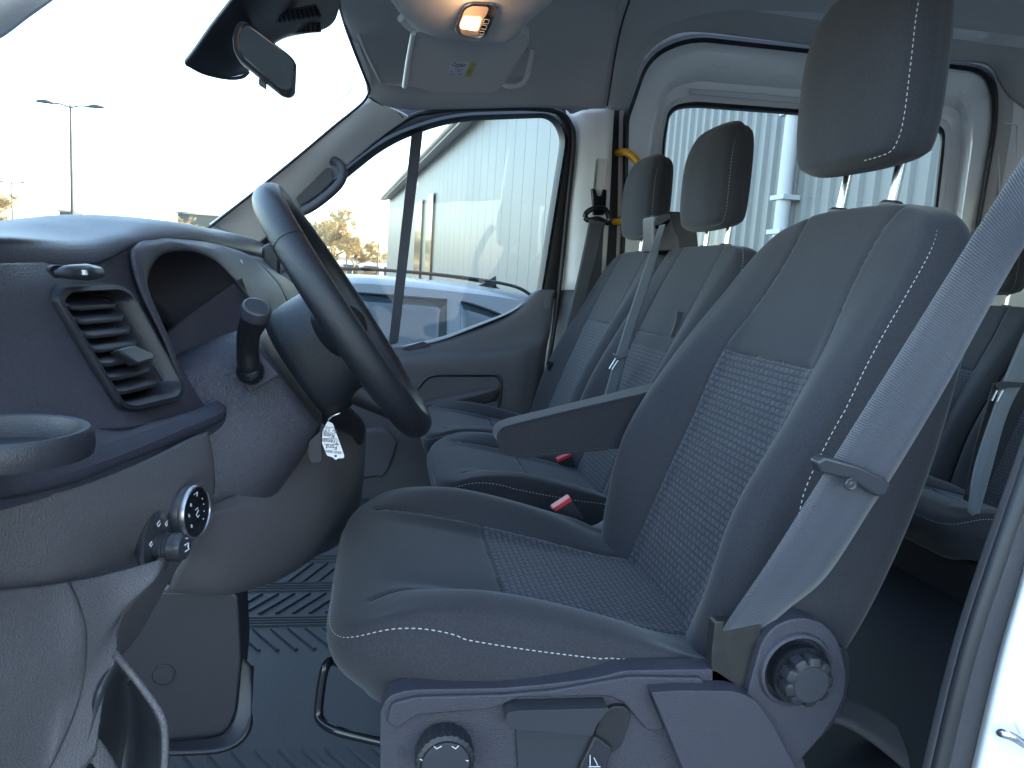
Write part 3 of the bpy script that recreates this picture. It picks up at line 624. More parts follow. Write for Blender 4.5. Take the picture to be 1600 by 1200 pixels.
tube('door_seal', [W(884, 640, 2.43) if 0 else W(838, 650, 2.47), W(858, 560, 2.475), W(873, 455, 2.475), W(886, 330, 2.475), W(896, 225, 2.47), W(891, 194, 2.468), W(872, 175, 2.46), W(820, 169, 2.45), W(740, 169, 2.44), W(680, 174, 2.435), W(636, 186, 2.45), W(560, 240, 2.46), W(500, 290, 2.46), W(440, 345, 2.46), W(392, 388, 2.46)], .0085, 'rubber', vb, ns=10, n=8)
surf('sill_channel', [[(884, 172, 2.52), (900, 300, 2.52), (880, 455, 2.52), (838, 640, 2.52)], [(878, 172, 2.56), (870, 300, 2.56), (850, 455, 2.56), (822, 640, 2.56)]], 'paint', vb, n=5, solid=.01)
# dark gap behind the pillar + yellow rail
surf('rear_gap_trim', [[(954, 165, 2.50), (950, 300, 2.50), (944, 400, 2.50), (940, 560, 2.50)], [(976, 165, 2.53), (973, 300, 2.53), (973, 400, 2.53), (973, 560, 2.53)]], 'rubber', vb, n=5, solid=.01)
tube('grab_rail', [W(962, 238, 2.53), W(968, 238, 2.50), W(978, 238, 2.46), W(990, 246, 2.44), W(999, 262, 2.43), W(1000, 300, 2.43), W(995, 340, 2.44), W(980, 345, 2.47), W(965, 346, 2.50), W(955, 346, 2.53)], .0125, 'yellow', vb, ns=14, n=7)
# windscreen surround: dark line along its far edge
tube('windscreen_seal', [W(318, 362, 2.33), W(330, 353, 2.325), W(440, 266, 2.325), W(520, 199, 2.325), W(562, 165, 2.32), W(574, 150, 2.31), W(577, 138, 2.28), W(570, 120, 2.25), (W(556, 85, 2.15)), W(541, 45, 2.0), W(530, 8, 1.8), W(520, -30, 1.6)], .004, 'rubber', vb, ns=8, n=8)
surf('lining_edge', [[(575, 150, 2.335), (570, 122, 2.255), (556, 86, 2.155), (541, 46, 2.005), (530, 8, 1.80), T3(-.15, 1.3, 2.12), T3(-.15, .8, 2.05)],
      [(582, 152, 2.35), (580, 124, 2.27), (568, 88, 2.17), (553, 46, 2.03), (543, 8, 1.83), T3(-.12, 1.3, 2.13), T3(-.12, .8, 2.07)]], 'trimgrey', vb, n=6, solid=.006)
# windscreen glass: raked plane from the roof edge to the dash
surf('windscreen', [[T3(-.165, .62, 2.02), T3(-.16, 1.2, 2.13), T3(-.13, 1.8, 2.12), T3(-.10, 2.33, 2.06)],
                    [T3(-.52, .60, 1.80), T3(-.56, 1.2, 1.85), T3(-.53, 1.8, 1.84), T3(-.42, 2.40, 1.80)],
                    [T3(-.92, .60, 1.52), T3(-1.02, 1.2, 1.54), T3(-.98, 1.8, 1.54), T3(-.80, 2.44, 1.52)]], 'glass', vb, n=5, solid=.004, toward=(.3, 1.3, 1.3))
# ---- white sliding-side panel with its window
def Wr(P, Y, r, **k): return [W(p[0], p[1], Y) for p in rpoly(P, r, **k)]
oP = [(972, 330), (974, 180), (1010, 80), (1078, 50), (1290, 74), (1480, 94), (1556, 104), (1562, 180), (1520, 420), (1500, 620), (960, 560)]
oR = [10, 10, 60, 40, 30, 30, 38, 50, 10, 10, 10]
mP = [(1008, 330), (1016, 210), (1036, 134), (1082, 112), (1265, 128), (1470, 150), (1510, 158), (1515, 215), (1486, 420), (1474, 600), (990, 545)]
mR = [10, 30, 50, 30, 20, 20, 30, 30, 10, 10, 10]
iP = [(1030, 330), (1036, 215), (1046, 166), (1082, 158), (1265, 172), (1440, 190), (1478, 196), (1476, 235), (1455, 420), (1440, 590), (1010, 540)]
iR = [10, 22, 34, 24, 20, 20, 22, 26, 10, 10, 10]
lerp = lambda A, B, t: [(a[0]+(b[0]-a[0])*t, a[1]+(b[1]-a[1])*t) for a, b in zip(A, B)]
rg = [Wr(oP, 2.55, oR), Wr(lerp(oP, mP, .12), 2.52, oR), Wr(lerp(oP, mP, .85), 2.53, mR), Wr(mP, 2.545, mR), Wr(lerp(mP, iP, .3), 2.60, iR), Wr(lerp(mP, iP, .75), 2.615, iR), Wr(lerp(mP, iP, .92), 2.60, iR), Wr(iP, 2.60, iR), Wr(iP, 2.64, iR)]
sdr = thing('side_panel', W(1200, 600, 2.6), 'white painted side panel with a large window behind the passenger bench', 'side panel')
ringloft('pressed_panel', rg, 'paint', sdr, solid=.003, toward=(1.3, 1.2, 1.9))
ringloft('lining_return', [Wr(lerp(oP, mP, -.8), 2.545, oR), Wr(lerp(oP, mP, .02), 2.512, oR)], 'headliner', sdr, solid=.004, toward=(1.3, 1.2, 1.9))
ringloft('outer_seal', [Wr(oP, 2.51, oR), Wr(lerp(oP, mP, .09), 2.495, oR), Wr(lerp(oP, mP, .22), 2.51, oR), Wr(lerp(oP, mP, .22), 2.54, oR)], 'rubber', sdr, solid=.004, toward=(1.3, 1.2, 1.9))
ringloft('window_seal', [Wr(iP, 2.59, iR), Wr(lerp(mP, iP, 1.14), 2.585, iR), Wr(lerp(mP, iP, 1.22), 2.60, iR), Wr(lerp(mP, iP, 1.22), 2.63, iR)], 'rubber', sdr, solid=.004, toward=(1.3, 1.2, 1.9))
gi = Wr(lerp(mP, iP, 1.1), 2.625, iR)
mk('window_pane', gi+[p+np.array([0, .005, 0]) for p in gi], [tuple(range(len(gi))), tuple(range(2*len(gi)-1, len(gi)-1, -1))], 'glass', sdr)
# pressings of the panel: raised ovals and clips
def ringtube(name, P, r_, Y, r, m, par):
    o = rpoly(P, r_); return tube(name, [W(p[0], p[1], Y) for p in o+[o[0]]], r, m, par, n=1, ns=8)
for P, r_ in (([(987, 156), (1003, 154), (1005, 185), (990, 186)], 7), ([(1030, 76), (1070, 82), (1066, 88), (1036, 84)], 3), ([(1114, 92), (1140, 94), (1138, 106), (1112, 104)], 4), ([(1500, 122), (1530, 124), (1526, 150), (1498, 148)], 10)):
    ringtube('pressing', P, r_, 2.531, .0035, 'paint', sdr)
surf('pressed_step', [[(1078, 138, 2.60), (1180, 146, 2.60), (1290, 156, 2.60), (1400, 166, 2.60)], [(1078, 146, 2.585), (1180, 154, 2.585), (1290, 164, 2.585), (1400, 174, 2.585)]], 'paint', sdr, n=5, solid=.004)
# rear quarter pillar beyond the panel
surf('rear_pillar', [[(1560, 140, 2.56), (1600, 100, 2.52), (1660, 96, 2.50), (1760, 90, 2.5)], [(1556, 195, 2.56), (1600, 190, 2.52), (1660, 186, 2.50), (1760, 180, 2.5)], [(1540, 330, 2.56), (1580, 325, 2.52), (1640, 320, 2.50), (1740, 320, 2.5)], [(1500, 600, 2.56), (1545, 600, 2.52), (1600, 600, 2.50), (1700, 600, 2.5)], [(1470, 800, 2.56), (1520, 800, 2.52), (1570, 800, 2.50), (1680, 800, 2.5)]], 'trimgrey', vb, n=6, solid=.02)
for P in ([(1558, 200), (1562, 192), (1590, 194), (1584, 330), (1566, 420)],): ringtube('pressing', P, 6, 2.525, .003, 'trimgrey', vb)
# enclosing body: outer skins, rear wall, near side behind the door opening
boxes('outer_skin', [(.62, 4.2, 2.60, 2.63, .55, 1.42), (2.45, 4.2, 2.60, 2.63, 1.42, 2.5), (.62, .95, 2.62, 2.64, 1.42, 2.18), (4.17, 4.2, .45, 2.6, .55, 2.5), (.72, 4.2, .44, .47, .55, 1.32), (.72, 4.2, .44, .47, 2.25, 2.4), (.72, .92, .44, .47, 1.32, 2.25), (2.3, 2.45, .44, .47, 1.32, 2.25), (3.8, 4.2, .44, .47, 1.32, 2.25)], 'paint', vb)
boxes('rear_side_glass', [(.92, 2.3, .452, .457, 1.32, 2.25), (2.45, 3.8, .452, .457, 1.32, 2.25)], 'glass', vb)
boxes('roof_skin', [(-.10, 4.2, .70, 2.4, 2.47, 2.50)], 'paint', vb, bevel=.01)
boxes('inner_wall', [(4.10, 4.13, .5, 2.6, .72, 2.45), (2.4, 4.1, 2.55, 2.58, .72, 2.45), (.80, 4.1, .50, .53, .72, 1.32), (.80, 4.1, .50, .53, 2.25, 2.40), (.80, .92, .50, .53, 1.32, 2.25), (2.4, 4.15, .5, 2.58, 2.40, 2.43)], 'trimgrey', vb)
boxes('underbody', [(-1.2, 4.2, .50, 2.6, .60, .70)], 'plastic', vb)
boxes('bulkhead', [(-1.15, -1.12, .60, 2.5, .60, 1.50)], 'plastic', vb)
# ---- near B-pillar at the lower right: seal, trim and white paint with the striker
nb = [
 [(1562, 560, .66), (1606, 640, .60), (1640, 560, .56), (1680, 560, .54)],
]
surf('near_pillar_lining', [
 [(1850, 20, .66), (1862, 20, .63), (1880, 20, .625), (1900, 20, .62)],
 [(1745, 300, .65), (1757, 300, .62), (1774, 300, .615), (1796, 300, .61)],
 [(1640, 560, .64), (1652, 560, .61), (1668, 560, .605), (1690, 560, .60)],
 [(1592, 700, .64), (1606, 700, .61), (1630, 700, .605), (1655, 700, .60)],
 [(1528, 880, .63), (1542, 880, .60), (1570, 884, .595), (1603, 890, .59)],
 [(1484, 1020, .62), (1497, 1020, .595), (1526, 1024, .59), (1561, 1030, .585)],
 [(1440, 1200, .61), (1453, 1200, .59), (1485, 1204, .585), (1519, 1206, .58)],
 [(1420, 1300, .60), (1434, 1300, .585), (1466, 1300, .58), (1498, 1300, .575)]], 'door', vb, n=6, solid=.01)
tube('door_seal', [W(1860, 20, .62), W(1755, 300, .61), W(1650, 560, .60), W(1618, 700, .595), W(1557, 880, .585), W(1512, 1020, .58), W(1468, 1200, .575), W(1446, 1300, .57)], .0075, 'rubber', vb, ns=12)
surf('pillar_paint', [
 [(1896, 20, .62), (1910, 20, .605), (1950, 20, .60), (2010, 20, .60)],
 [(1792, 300, .61), (1806, 300, .595), (1846, 300, .59), (1906, 300, .59)],
 [(1686, 560, .60), (1700, 560, .585), (1740, 560, .58), (1800, 560, .58)],
 [(1651, 700, .60), (1664, 700, .58), (1700, 700, .575), (1760, 700, .57)],
 [(1598, 890, .59), (1610, 890, .57), (1650, 895, .565), (1720, 900, .56)],
 [(1557, 1030, .585), (1570, 1030, .56), (1610, 1030, .555), (1690, 1030, .55)],
 [(1515, 1206, .58), (1530, 1206, .555), (1570, 1206, .55), (1650, 1206, .545)],
 [(1494, 1300, .575), (1508, 1300, .55), (1550, 1300, .545), (1640, 1300, .54)]], 'paint', vb, n=6, solid=.004)
st = tube('door_striker', [W(1562, 1150, .555), W(1566, 1146, .535), W(1580, 1150, .53), W(1600, 1162, .53), W(1625, 1178, .53), W(1640, 1195, .55)], .0045, 'chrome', vb, ns=12)
pprism('striker_plate', [(1586, 1126), (1640, 1105), (1660, 1190), (1612, 1196)], .549, .556, 'paint', vb, r=8, bevel=.002)
# ---- floor
def lp(i): return i
fl = boxes('floor', [(-1.1, 4.1, .58, 2.55, .70, .795)], 'plastic'); tag(fl, kind='structure')
step = thing('floor_mat', (.1, 1.5, .795), 'grey ribbed rubber floor mat in the front footwell under the seats', 'floor mat')
boxes('mat_sheet', [(-.75, .66, .68, 2.40, .796, .806)], 'mat', step, bevel=.003)
mv, mf = [], []
def rib(x0, y0, x1, y1, w=.0042, h=.005, z=.806):
    d = np.array([x1-x0, y1-y0]); L_ = np.linalg.norm(d); d /= L_; q = np.array([-d[1], d[0]])*w; k = len(mv)
    for t in (0, L_):
        for s, hh in ((-1, 0), (-.5, h), (.5, h), (1, 0)): mv.append((x0+d[0]*t+q[0]*s, y0+d[1]*t+q[1]*s, z-.0005+hh))
    for j in range(3): mf.append((k+j, k+j+1, k+4+j+1, k+4+j))
    mf.append((k, k+1, k+2, k+3)); mf.append((k+4, k+7, k+6, k+5))
for i in range(16):
    y = 1.42+.0
for i in range(34):
    x = -.62+i*.035
    rib(x, 1.56, x+.06, 1.66); rib(x+.06, 1.40, x, 1.49); rib(x+.06, 1.01, x, 1.09); rib(x, .88, x+.06, .96); rib(x, 1.72, x+.05, 1.84)
for y in (1.505, 1.517, 1.529, 1.541, 1.676, 1.69, 1.704, .975, .985, .995, 1.72, 1.85, 1.87, 1.89): rib(-.62, y, .6, y, .003, .004)
mk('mat_ribs', mv, mf, 'mat', step, smooth=False)
# rear floor trim strip + dark rear floor
rf = thing('sill_strip', (.9, 1.1, .795), 'pale grey-green plastic floor strip behind the driver seat', 'floor strip')
surf('strip', [[(1268, 1110, .98), (1330, 1130, .98), (1400, 1180, .98), (1480, 1260, .98)], [(1300, 1075, 1.10), (1370, 1110, 1.10), (1440, 1160, 1.10), (1540, 1230, 1.10)]], 'door', rf, n=5, solid=.01)

# ================================================================== FAR FRONT DOOR
fd = thing('passenger_door', W(740, 700, 2.5), 'grey trimmed passenger door with black framed window and a divider bar, seen across the cab', 'door')
wo = [(436, 470), (392, 388), (500, 292), (600, 212), (700, 176), (868, 172), (890, 210), (850, 456), (800, 490), (690, 535), (560, 560)]
wr = [6, 10, 20, 40, 60, 26, 30, 6, 20, 20, 10]
wi = [(446, 468), (408, 396), (506, 308), (606, 227), (702, 190), (858, 184), (876, 214), (838, 454), (798, 486), (686, 528), (560, 554)]
ringloft('frame_return', [Wr(lerp(wo, wi, -3.2), 2.56, wr), Wr(lerp(wo, wi, .05), 2.478, wr)], 'rubber', fd, solid=.004, toward=(.3, 1, 1.7))
ringloft('window_frame', [Wr(wo, 2.475, wr), Wr(lerp(wo, wi, .35), 2.462, wr), Wr(lerp(wo, wi, .6), 2.475, wr), Wr(wi, 2.50, wr), Wr(wi, 2.53, wr)], 'rubber', fd, solid=.004, toward=(.3, 1, 1.7))
gi = Wr(lerp(wo, wi, .8), 2.515, wr)
mk('window_pane', gi+[p+np.array([0, .004, 0]) for p in gi], [tuple(range(len(gi))), tuple(range(2*len(gi)-1, len(gi)-1, -1))], 'glass', fd)
pprism('divider_bar', [(645, 190), (663, 188), (622, 536), (607, 540)], 2.488, 2.51, 'dash', fd, r=1, bevel=.003)
# door trim: waist rises to the rear
tr = [
 [(420, 560, 2.475), (530, 556, 2.475), (620, 542, 2.475), (690, 530, 2.475), (760, 508, 2.475), (800, 488, 2.475), (826, 462, 2.475), (842, 453, 2.475), (868, 453, 2.475)],
 [(420, 568, 2.455), (530, 563, 2.455), (620, 549, 2.455), (690, 538, 2.455), (762, 516, 2.455), (806, 496, 2.455), (832, 470, 2.455), (846, 459, 2.455), (865, 459, 2.455)],
 [(420, 590, 2.45), (530, 574, 2.445), (622, 556, 2.445), (690, 549, 2.445), (770, 542, 2.445), (812, 534, 2.445), (836, 526, 2.447), (850, 520, 2.45), (860, 515, 2.46)],
 [(420, 610, 2.43), (530, 590, 2.42), (622, 572, 2.42), (690, 564, 2.42), (770, 557, 2.42), (812, 552, 2.42), (834, 546, 2.43), (846, 543, 2.44), (855, 540, 2.46)],
 [(420, 660, 2.43), (530, 640, 2.42), (622, 620, 2.42), (690, 612, 2.42), (765, 606, 2.42), (806, 602, 2.42), (826, 600, 2.43), (838, 598, 2.44), (848, 597, 2.46)],
 [(420, 740, 2.43), (530, 720, 2.42), (620, 700, 2.42), (690, 695, 2.42), (760, 690, 2.42), (800, 690, 2.42), (820, 690, 2.43), (830, 690, 2.44), (836, 690, 2.46)],
 [(420, 860, 2.43), (530, 860, 2.42), (600, 860, 2.42), (690, 860, 2.42), (760, 860, 2.42), (790, 860, 2.42), (805, 860, 2.43), (812, 860, 2.44), (820, 860, 2.46)]]
surf('trim_panel', tr, 'door', fd, n=6, solid=.02)
pk = [(640, 620), (664, 588), (680, 583), (780, 583), (786, 592), (784, 622), (776, 664), (640, 670)]
pr = [8, 14, 10, 10, 6, 6, 6, 6]
ringloft('door_pocket', [Wr(pk, 2.414, pr), Wr([(p[0]+(710-p[0])*.03, p[1]+(630-p[1])*.05) for p in pk], 2.410, pr), Wr([(p[0]+(710-p[0])*.07, p[1]+(630-p[1])*.12) for p in pk], 2.418, pr)], 'door', fd, solid=.002, toward=(.3, 1, 1.7))
surf('pull_cup', [[(656, 628, 2.418), (700, 618, 2.408), (784, 602, 2.405)], [(656, 634, 2.395), (700, 628, 2.385), (782, 608, 2.395)], [(660, 642, 2.418), (700, 644, 2.412), (776, 626, 2.416)]], 'door', fd, n=6, solid=.004)
pprism('door_clip', [(852, 464), (860, 463), (862, 480), (856, 484), (851, 482)], 2.448, 2.46, 'door', fd, r=3, bevel=.001)
pprism('lock_recess', [(626, 544), (662, 533), (672, 540), (640, 548)], 2.452, 2.46, 'dash', fd, r=3, bevel=.001)
surf('speaker_panel', [[(560, 672, 2.412), (600, 668, 2.412), (622, 690, 2.412)], [(558, 720, 2.412), (590, 722, 2.412), (608, 730, 2.412)], [(555, 750, 2.412), (585, 745, 2.412), (596, 745, 2.412)]], 'door', fd, n=6, solid=.006)
# ---- grab handle on the far pillar
gh = thing('grab_handle', W(490, 300, 2.38), 'grey plastic grab handle on the far windscreen pillar above the steering wheel', 'grab handle')
tube('grip', [W(452, 316, 2.40), W(458, 328, 2.35), W(471, 331, 2.33), W(495, 318, 2.32), W(524, 294, 2.32), W(535, 277, 2.33), W(534, 262, 2.35), W(524, 252, 2.385), W(520, 252, 2.40)], [.012, .013, .014, .014, .014, .014, .013], 'dash', gh, ns=14, n=8)
pprism('backing', [(462, 310), (510, 262), (518, 262), (522, 280), (500, 302), (470, 322)], 2.385, 2.40, 'plastic', gh, r=4, bevel=.002)
# ================================================================== DASHBOARD
def crisp(rows):
    out = []
    mx = lambda a, b, t: [tuple(p*(1-t)+q*t for p, q in zip(x, y)) for x, y in zip(a, b)]
    for i, r_ in enumerate(rows):
        if 0 < i < len(rows)-1: out += [mx(rows[i-1], r_, .90), mx(r_, rows[i+1], .08)]
        else: out.append(r_)
    return out
db = thing('dashboard', (-.4, 1.3, .80), 'dark grey moulded dashboard with air vents, shelf, cup holder and deep instrument hood', 'dashboard')
surf('upper_pad', cols([
 (.58, [(-330, 400), (-180, 376), (-70, 372), (-50, 385), (-48, 413), (-60, 421), (-90, 424)]),
 (.64, [(-200, 395), (-90, 372), (10, 369), (22, 384), (24, 412), (16, 420), (-10, 423)]),
 (.80, [(-120, 372), (0, 361), (100, 371), (138, 381), (151, 406), (144, 415), (120, 418)]),
 (.90, [(-60, 356), (58, 345), (160, 358), (198, 365), (212, 379), (204, 390), (180, 394)]),
 (1.0, [(0, 345), (112, 335), (210, 343), (245, 351), (262, 370), (256, 380), (235, 386)]),
 (1.15, [(90, 348), (190, 339), (275, 347), (304, 355), (318, 374), (312, 384), (295, 388)]),
 (1.35, [(180, 356), (265, 349), (325, 357), (345, 366), (358, 384), (352, 394), (335, 396)]),
 (1.7, [(265, 366), (330, 360), (370, 366), (385, 374), (397, 392), (390, 401), (372, 404)]),
 (2.3, [(340, 378), (385, 372), (410, 380), (420, 388), (430, 402), (424, 410), (410, 412)])]), 'dash_soft', db, n=8, n2=7, solid=.006)
NC = 8
hole = lambda i, j: 2*NC <= j < 4*NC and 1*NC <= i < 3*NC
surf('fascia', cols([
 (.50, [(-100, 413), (-100, 455), (-90, 540), (-50, 640), (-30, 665)]),
 (.60, [(10, 411), (22, 450), (52, 540), (100, 640), (115, 672)]),
 (.67, [(56, 410), (80, 452), (130, 548), (186, 640), (202, 668)]),
 (.75, [(112, 408), (130, 449), (178, 542), (232, 634), (246, 660)]),
 (.83, [(165, 405), (182, 450), (228, 538), (276, 620), (288, 648)]),
 (.87, [(190, 392), (205, 450), (244, 534), (289, 612), (306, 642)]),
 (.90, [(212, 384), (228, 452), (262, 532), (302, 606), (324, 636)])]), 'dash', db, n=NC, solid=.006, hole=hole)
# vent: surround, dark duct, slats, thumb wheel
vP = [(77, 466), (92, 450), (176, 446), (196, 458), (277, 604), (272, 622), (196, 639), (178, 632)]
vY = [.668, .675, .815, .83, .835, .825, .69, .672]
def ring3(P, Y, s, dy, r=6, dx=0.0):
    c = np.mean(P, 0); Q = [(c[0]+(p[0]-c[0])*s, c[1]+(p[1]-c[1])*s) for p in P]; o = rpoly(Q, r)
    # depth from a plane fitted to the corners
    A = np.array([[p[0], p[1], 1] for p in P]); k = np.linalg.lstsq(A, 1/np.array(Y), rcond=None)[0]
    return [W(p[0], p[1], 1/(k[0]*p[0]+k[1]*p[1]+k[2]))+np.array([dx, 0, 0]) for p in o]
vt = ringloft('vent_frame', [ring3(vP, vY, 1.045, 0, 10, -.004), ring3(vP, vY, 1.02, 0, 10, .007), ring3(vP, vY, .95, 0, 9, .008), ring3(vP, vY, .91, 0, 9, .001), ring3(vP, vY, .90, 0, 9, -.045)], 'plastic', db, solid=.002, toward=(.3, .3, 1.5))
q = ring3(vP, vY, .92, 0, 9, -.043); mk('duct', q+[p+np.array([-.004, 0, 0]) for p in q], [tuple(range(len(q))), tuple(range(2*len(q)-1, len(q)-1, -1))], 'rubber', vt)
def vp(u, v_):   # u 0..1 left-right, v 0..1 top-bottom inside the vent
    a = np.array([88, 455])*(1-u)+np.array([190, 452])*u; b = np.array([184, 634])*(1-u)+np.array([272, 612])*u
    p = a*(1-v_)+b*v_; Y = (.672*(1-u)+.83*u); return W(p[0], p[1], Y)
for i in range(7):
    t = .10+i*.125; a, b = vp(.06, t), vp(.86, t-.005)
    m1 = vp(.2, t+.045); m2 = vp(.75, t+.042); dn = np.array([-.024, 0, .006])
    top = [a+np.array([.001, 0, 0]), vp(.10, t+.04), m1+np.array([.002, 0, 0]), m2+np.array([.002, 0, 0]), b]
    prism3('slat', top+[b+dn, a+dn], (0, 0, -.0035), 'plastic', vt, bevel=.001)
c = vp(.56, .60); prism3('slider_tab', [vp(.36, .53)+np.array([.006, 0, 0]), vp(.66, .51)+np.array([.006, 0, 0]), vp(.80, .60)+np.array([.012, 0, 0]), vp(.76, .655)+np.array([.012, 0, 0]), vp(.48, .67)+np.array([.012, 0, 0])], (-.010, .002, -.004), 'smooth', vt, bevel=.002)
for t in (.10, .24, .36, .50, .62, .76, .86):
    a, b = vp(.72, t), vp(.80, t+.02); tube('pivot', [a+np.array([-.006, 0, 0]), b+np.array([-.006, 0, 0])], .002, 'plastic', vt, n=1, ns=8)
prism3('side_vane', [vp(.70, .04)+np.array([-.016, 0, 0]), vp(.94, .06)+np.array([-.010, 0, 0]), vp(.96, .96)+np.array([-.010, 0, 0]), vp(.84, .96)+np.array([-.02, 0, 0])], (-.006, 0, 0), 'plastic', vt, bevel=.001)
# thumb wheel recess above the vent
wP = [(70, 419), (78, 414), (146, 416), (152, 424), (146, 432), (84, 434)]; wY = [.66, .665, .755, .76, .755, .67]
ringloft('thumbwheel_well', [ring3(wP, wY, 1.06, 0, 5, .001), ring3(wP, wY, 1.0, 0, 5, .003), ring3(wP, wY, .9, 0, 5, -.002)], 'dash', db, cap=True)
tw = tube('thumbwheel', [W(74, 426, .667)+T3(.004, 0, 0), W(88, 424, .68)+T3(.009, 0, 0), W(112, 424, .71)+T3(.012, 0, 0), W(136, 425, .742)+T3(.009, 0, 0), W(147, 426, .755)+T3(.004, 0, 0)], [.002, .006, .0075, .006, .002], 'smooth', db, ns=12)
prism3('index_mark', [W(99, 420, .688)+T3(.0165, 0, 0), W(103, 420, .692)+T3(.0165, 0, 0), W(105, 428, .692)+T3(.0165, 0, 0), W(101, 428, .688)+T3(.0165, 0, 0)], (-.003, 0, 0), 'mark', db, bevel=.0003)
# instrument hood: surround strip, recess walls, lens
outer = [(318, 640, .905), (288, 600, .885), (258, 530, .875), (222, 455, .868), (208, 398, .872), (216, 380, .90), (236, 373, .95), (262, 372, 1.0), (318, 377, 1.15), (358, 387, 1.33), (394, 402, 1.45), (432, 440, 1.46), (452, 482, 1.42)]
rim = [(312, 632, .93), (284, 598, .905), (257, 530, .89), (228, 458, .885), (229, 424, .905), (245, 399, .945), (268, 391, .99), (300, 392, 1.05), (334, 406, 1.12), (364, 434, 1.16), (389, 466, 1.185), (412, 494, 1.20), (428, 520, 1.21)]
o13 = [W(*p) for p in outer]; r13 = [W(*p) for p in rim]
mid = [(a*.45+b*.55)+T3(.004, 0, .003) for a, b in zip(o13, r13)]
lip = [b+T3(.003, 0, .0) for b in r13]
in1 = [b+T3(-.006, (1.04-b[1])*.03, -.002) for b in r13]
in2 = [T3(b[0]-.06, 1.04+(b[1]-1.04)*.95, b[2]-.006) for b in r13]
in3 = [T3(b[0]-.14, 1.04+(b[1]-1.04)*.88, b[2]-.02) for b in r13]
surf('hood_surround', [o13, mid, lip, in1, in2, in3], 'dash', db, n=6, n2=4, solid=.004, toward=(.4, .6, 1.7))
lens_c = sum(in3)/len(in3)
mk('instrument_lens', in3+[lens_c], [(i, i+1, len(in3)) for i in range(len(in3)-1)]+[(len(in3)-1, 0, len(in3))], 'gloss', db, solid=.003)
surf('lower_lens', [[(250, 526, 1.03), (300, 488, 1.08), (340, 460, 1.13), (378, 434, 1.18)], [(262, 560, 1.0), (310, 530, 1.06), (350, 500, 1.12), (390, 472, 1.18)], [(275, 610, .98), (320, 585, 1.02), (360, 565, 1.08), (402, 525, 1.15)]], 'dash', db, n=6, solid=.004)
pprism('tray', [(272, 560), (320, 560), (350, 600), (350, 640), (285, 640)], .98, 1.0, 'plastic', db, r=3, bevel=.002)
# right hand vent of the driver and the small wheel
v2 = [(370, 428), (383, 426), (400, 440), (430, 478), (416, 486), (396, 462)]; v2Y = [1.36, 1.42, 1.42, 1.42, 1.32, 1.33]
v2 = [(371, 430), (384, 427), (430, 476), (412, 482)]; v2Y = [1.28, 1.40, 1.36, 1.26]
vf = ringloft('vent_frame', [ring3(v2, v2Y, 1.15, 0, 3, .002), ring3(v2, v2Y, 1.05, 0, 3, .010), ring3(v2, v2Y, .85, 0, 3, .004), ring3(v2, v2Y, .82, 0, 3, -.01)], 'smooth', db, cap=True)
for i in range(5):
    t = .15+i*.16; a = W(373+t*38, 431+t*50, 1.29)+T3(.006, 0, 0); b = W(386+t*42, 429+t*48, 1.39)+T3(.006, 0, 0)
    prism3('slat', [a, b, b+T3(-.012, 0, .002), a+T3(-.012, 0, .002)], (0, 0, -.003), 'plastic', vf, bevel=.0006)
tube('thumbwheel', [W(353, 405, 1.27)+T3(.004, 0, 0), W(361, 408, 1.31)+T3(.009, 0, 0), W(371, 412, 1.36)+T3(.004, 0, 0)], [.002, .007, .002], 'smooth', db, ns=10)
prism3('index_mark', [W(363, 405, 1.30)+T3(.014, 0, 0), W(365, 405, 1.31)+T3(.014, 0, 0), W(367, 412, 1.31)+T3(.014, 0, 0), W(365, 412, 1.30)+T3(.014, 0, 0)], (-.003, 0, 0), 'mark', db)
surf('centre_fascia', [[(388, 398, 1.45), (405, 402, 1.55), (425, 406, 1.9), (440, 408, 2.3)], [(434, 442, 1.46), (446, 446, 1.55), (458, 440, 1.9), (466, 436, 2.3)], [(470, 520, 1.42), (480, 520, 1.55), (490, 520, 1.9), (495, 520, 2.3)], [(510, 620, 1.38), (515, 620, 1.5), (520, 610, 1.9), (520, 600, 2.3)], [(530, 690, 1.36), (535, 690, 1.5), (535, 690, 1.9), (530, 690, 2.3)]], 'dash', db, n=6, solid=.006)
# centre display seen edge-on
scx = thing('display_screen', W(420, 430, 1.6), 'upright black display screen seen edge-on behind the steering wheel rim', 'screen')
prism3('casing', [W(409, 384, 1.62), W(424, 378, 1.62), W(436, 400, 1.62), (W(436, 450, 1.62)), W(430, 470, 1.62), W(414, 455, 1.62), W(407, 420, 1.62)], (0, .22, 0), 'plastic', scx, bevel=.008, seg=3)
prism3('glass_face', [W(431, 392, 1.63), W(438, 402, 1.63), W(438, 448, 1.63), W(434, 462, 1.63)], (0.001, .20, 0), 'gloss', scx, bevel=.001)
# ---- shelf below the vent with its front band
surf('shelf', crisp(cols([
 (.42, [(-210, 660), (-200, 735), (-190, 775), (-190, 800), (-196, 812)]),
 (.50, [(-40, 664), (-15, 735), (-4, 768), (-2, 792), (-12, 802)]),
 (.56, [(60, 668), (98, 712), (112, 738), (113, 765), (104, 776)]),
 (.65, [(170, 664), (195, 684), (212, 702), (214, 724), (204, 734)]),
 (.75, [(245, 655), (268, 660), (283, 672), (285, 695), (276, 704)]),
 (.83, [(295, 643), (326, 640), (340, 648), (341, 670), (332, 678)]),
 (.87, [(322, 632), (340, 626), (353, 635), (353, 656), (344, 664)])])), 'dash_soft', db, n=8, n2=6, solid=.006)
tube('shelf_groove', [W(-190, 788, .418), W(-3, 780, .497), W(113, 753, .557), W(213, 714, .647), W(284, 685, .746), W(341, 660, .826), W(353, 647, .866)], .0011, 'rubber', db, ns=6)
# cup holder

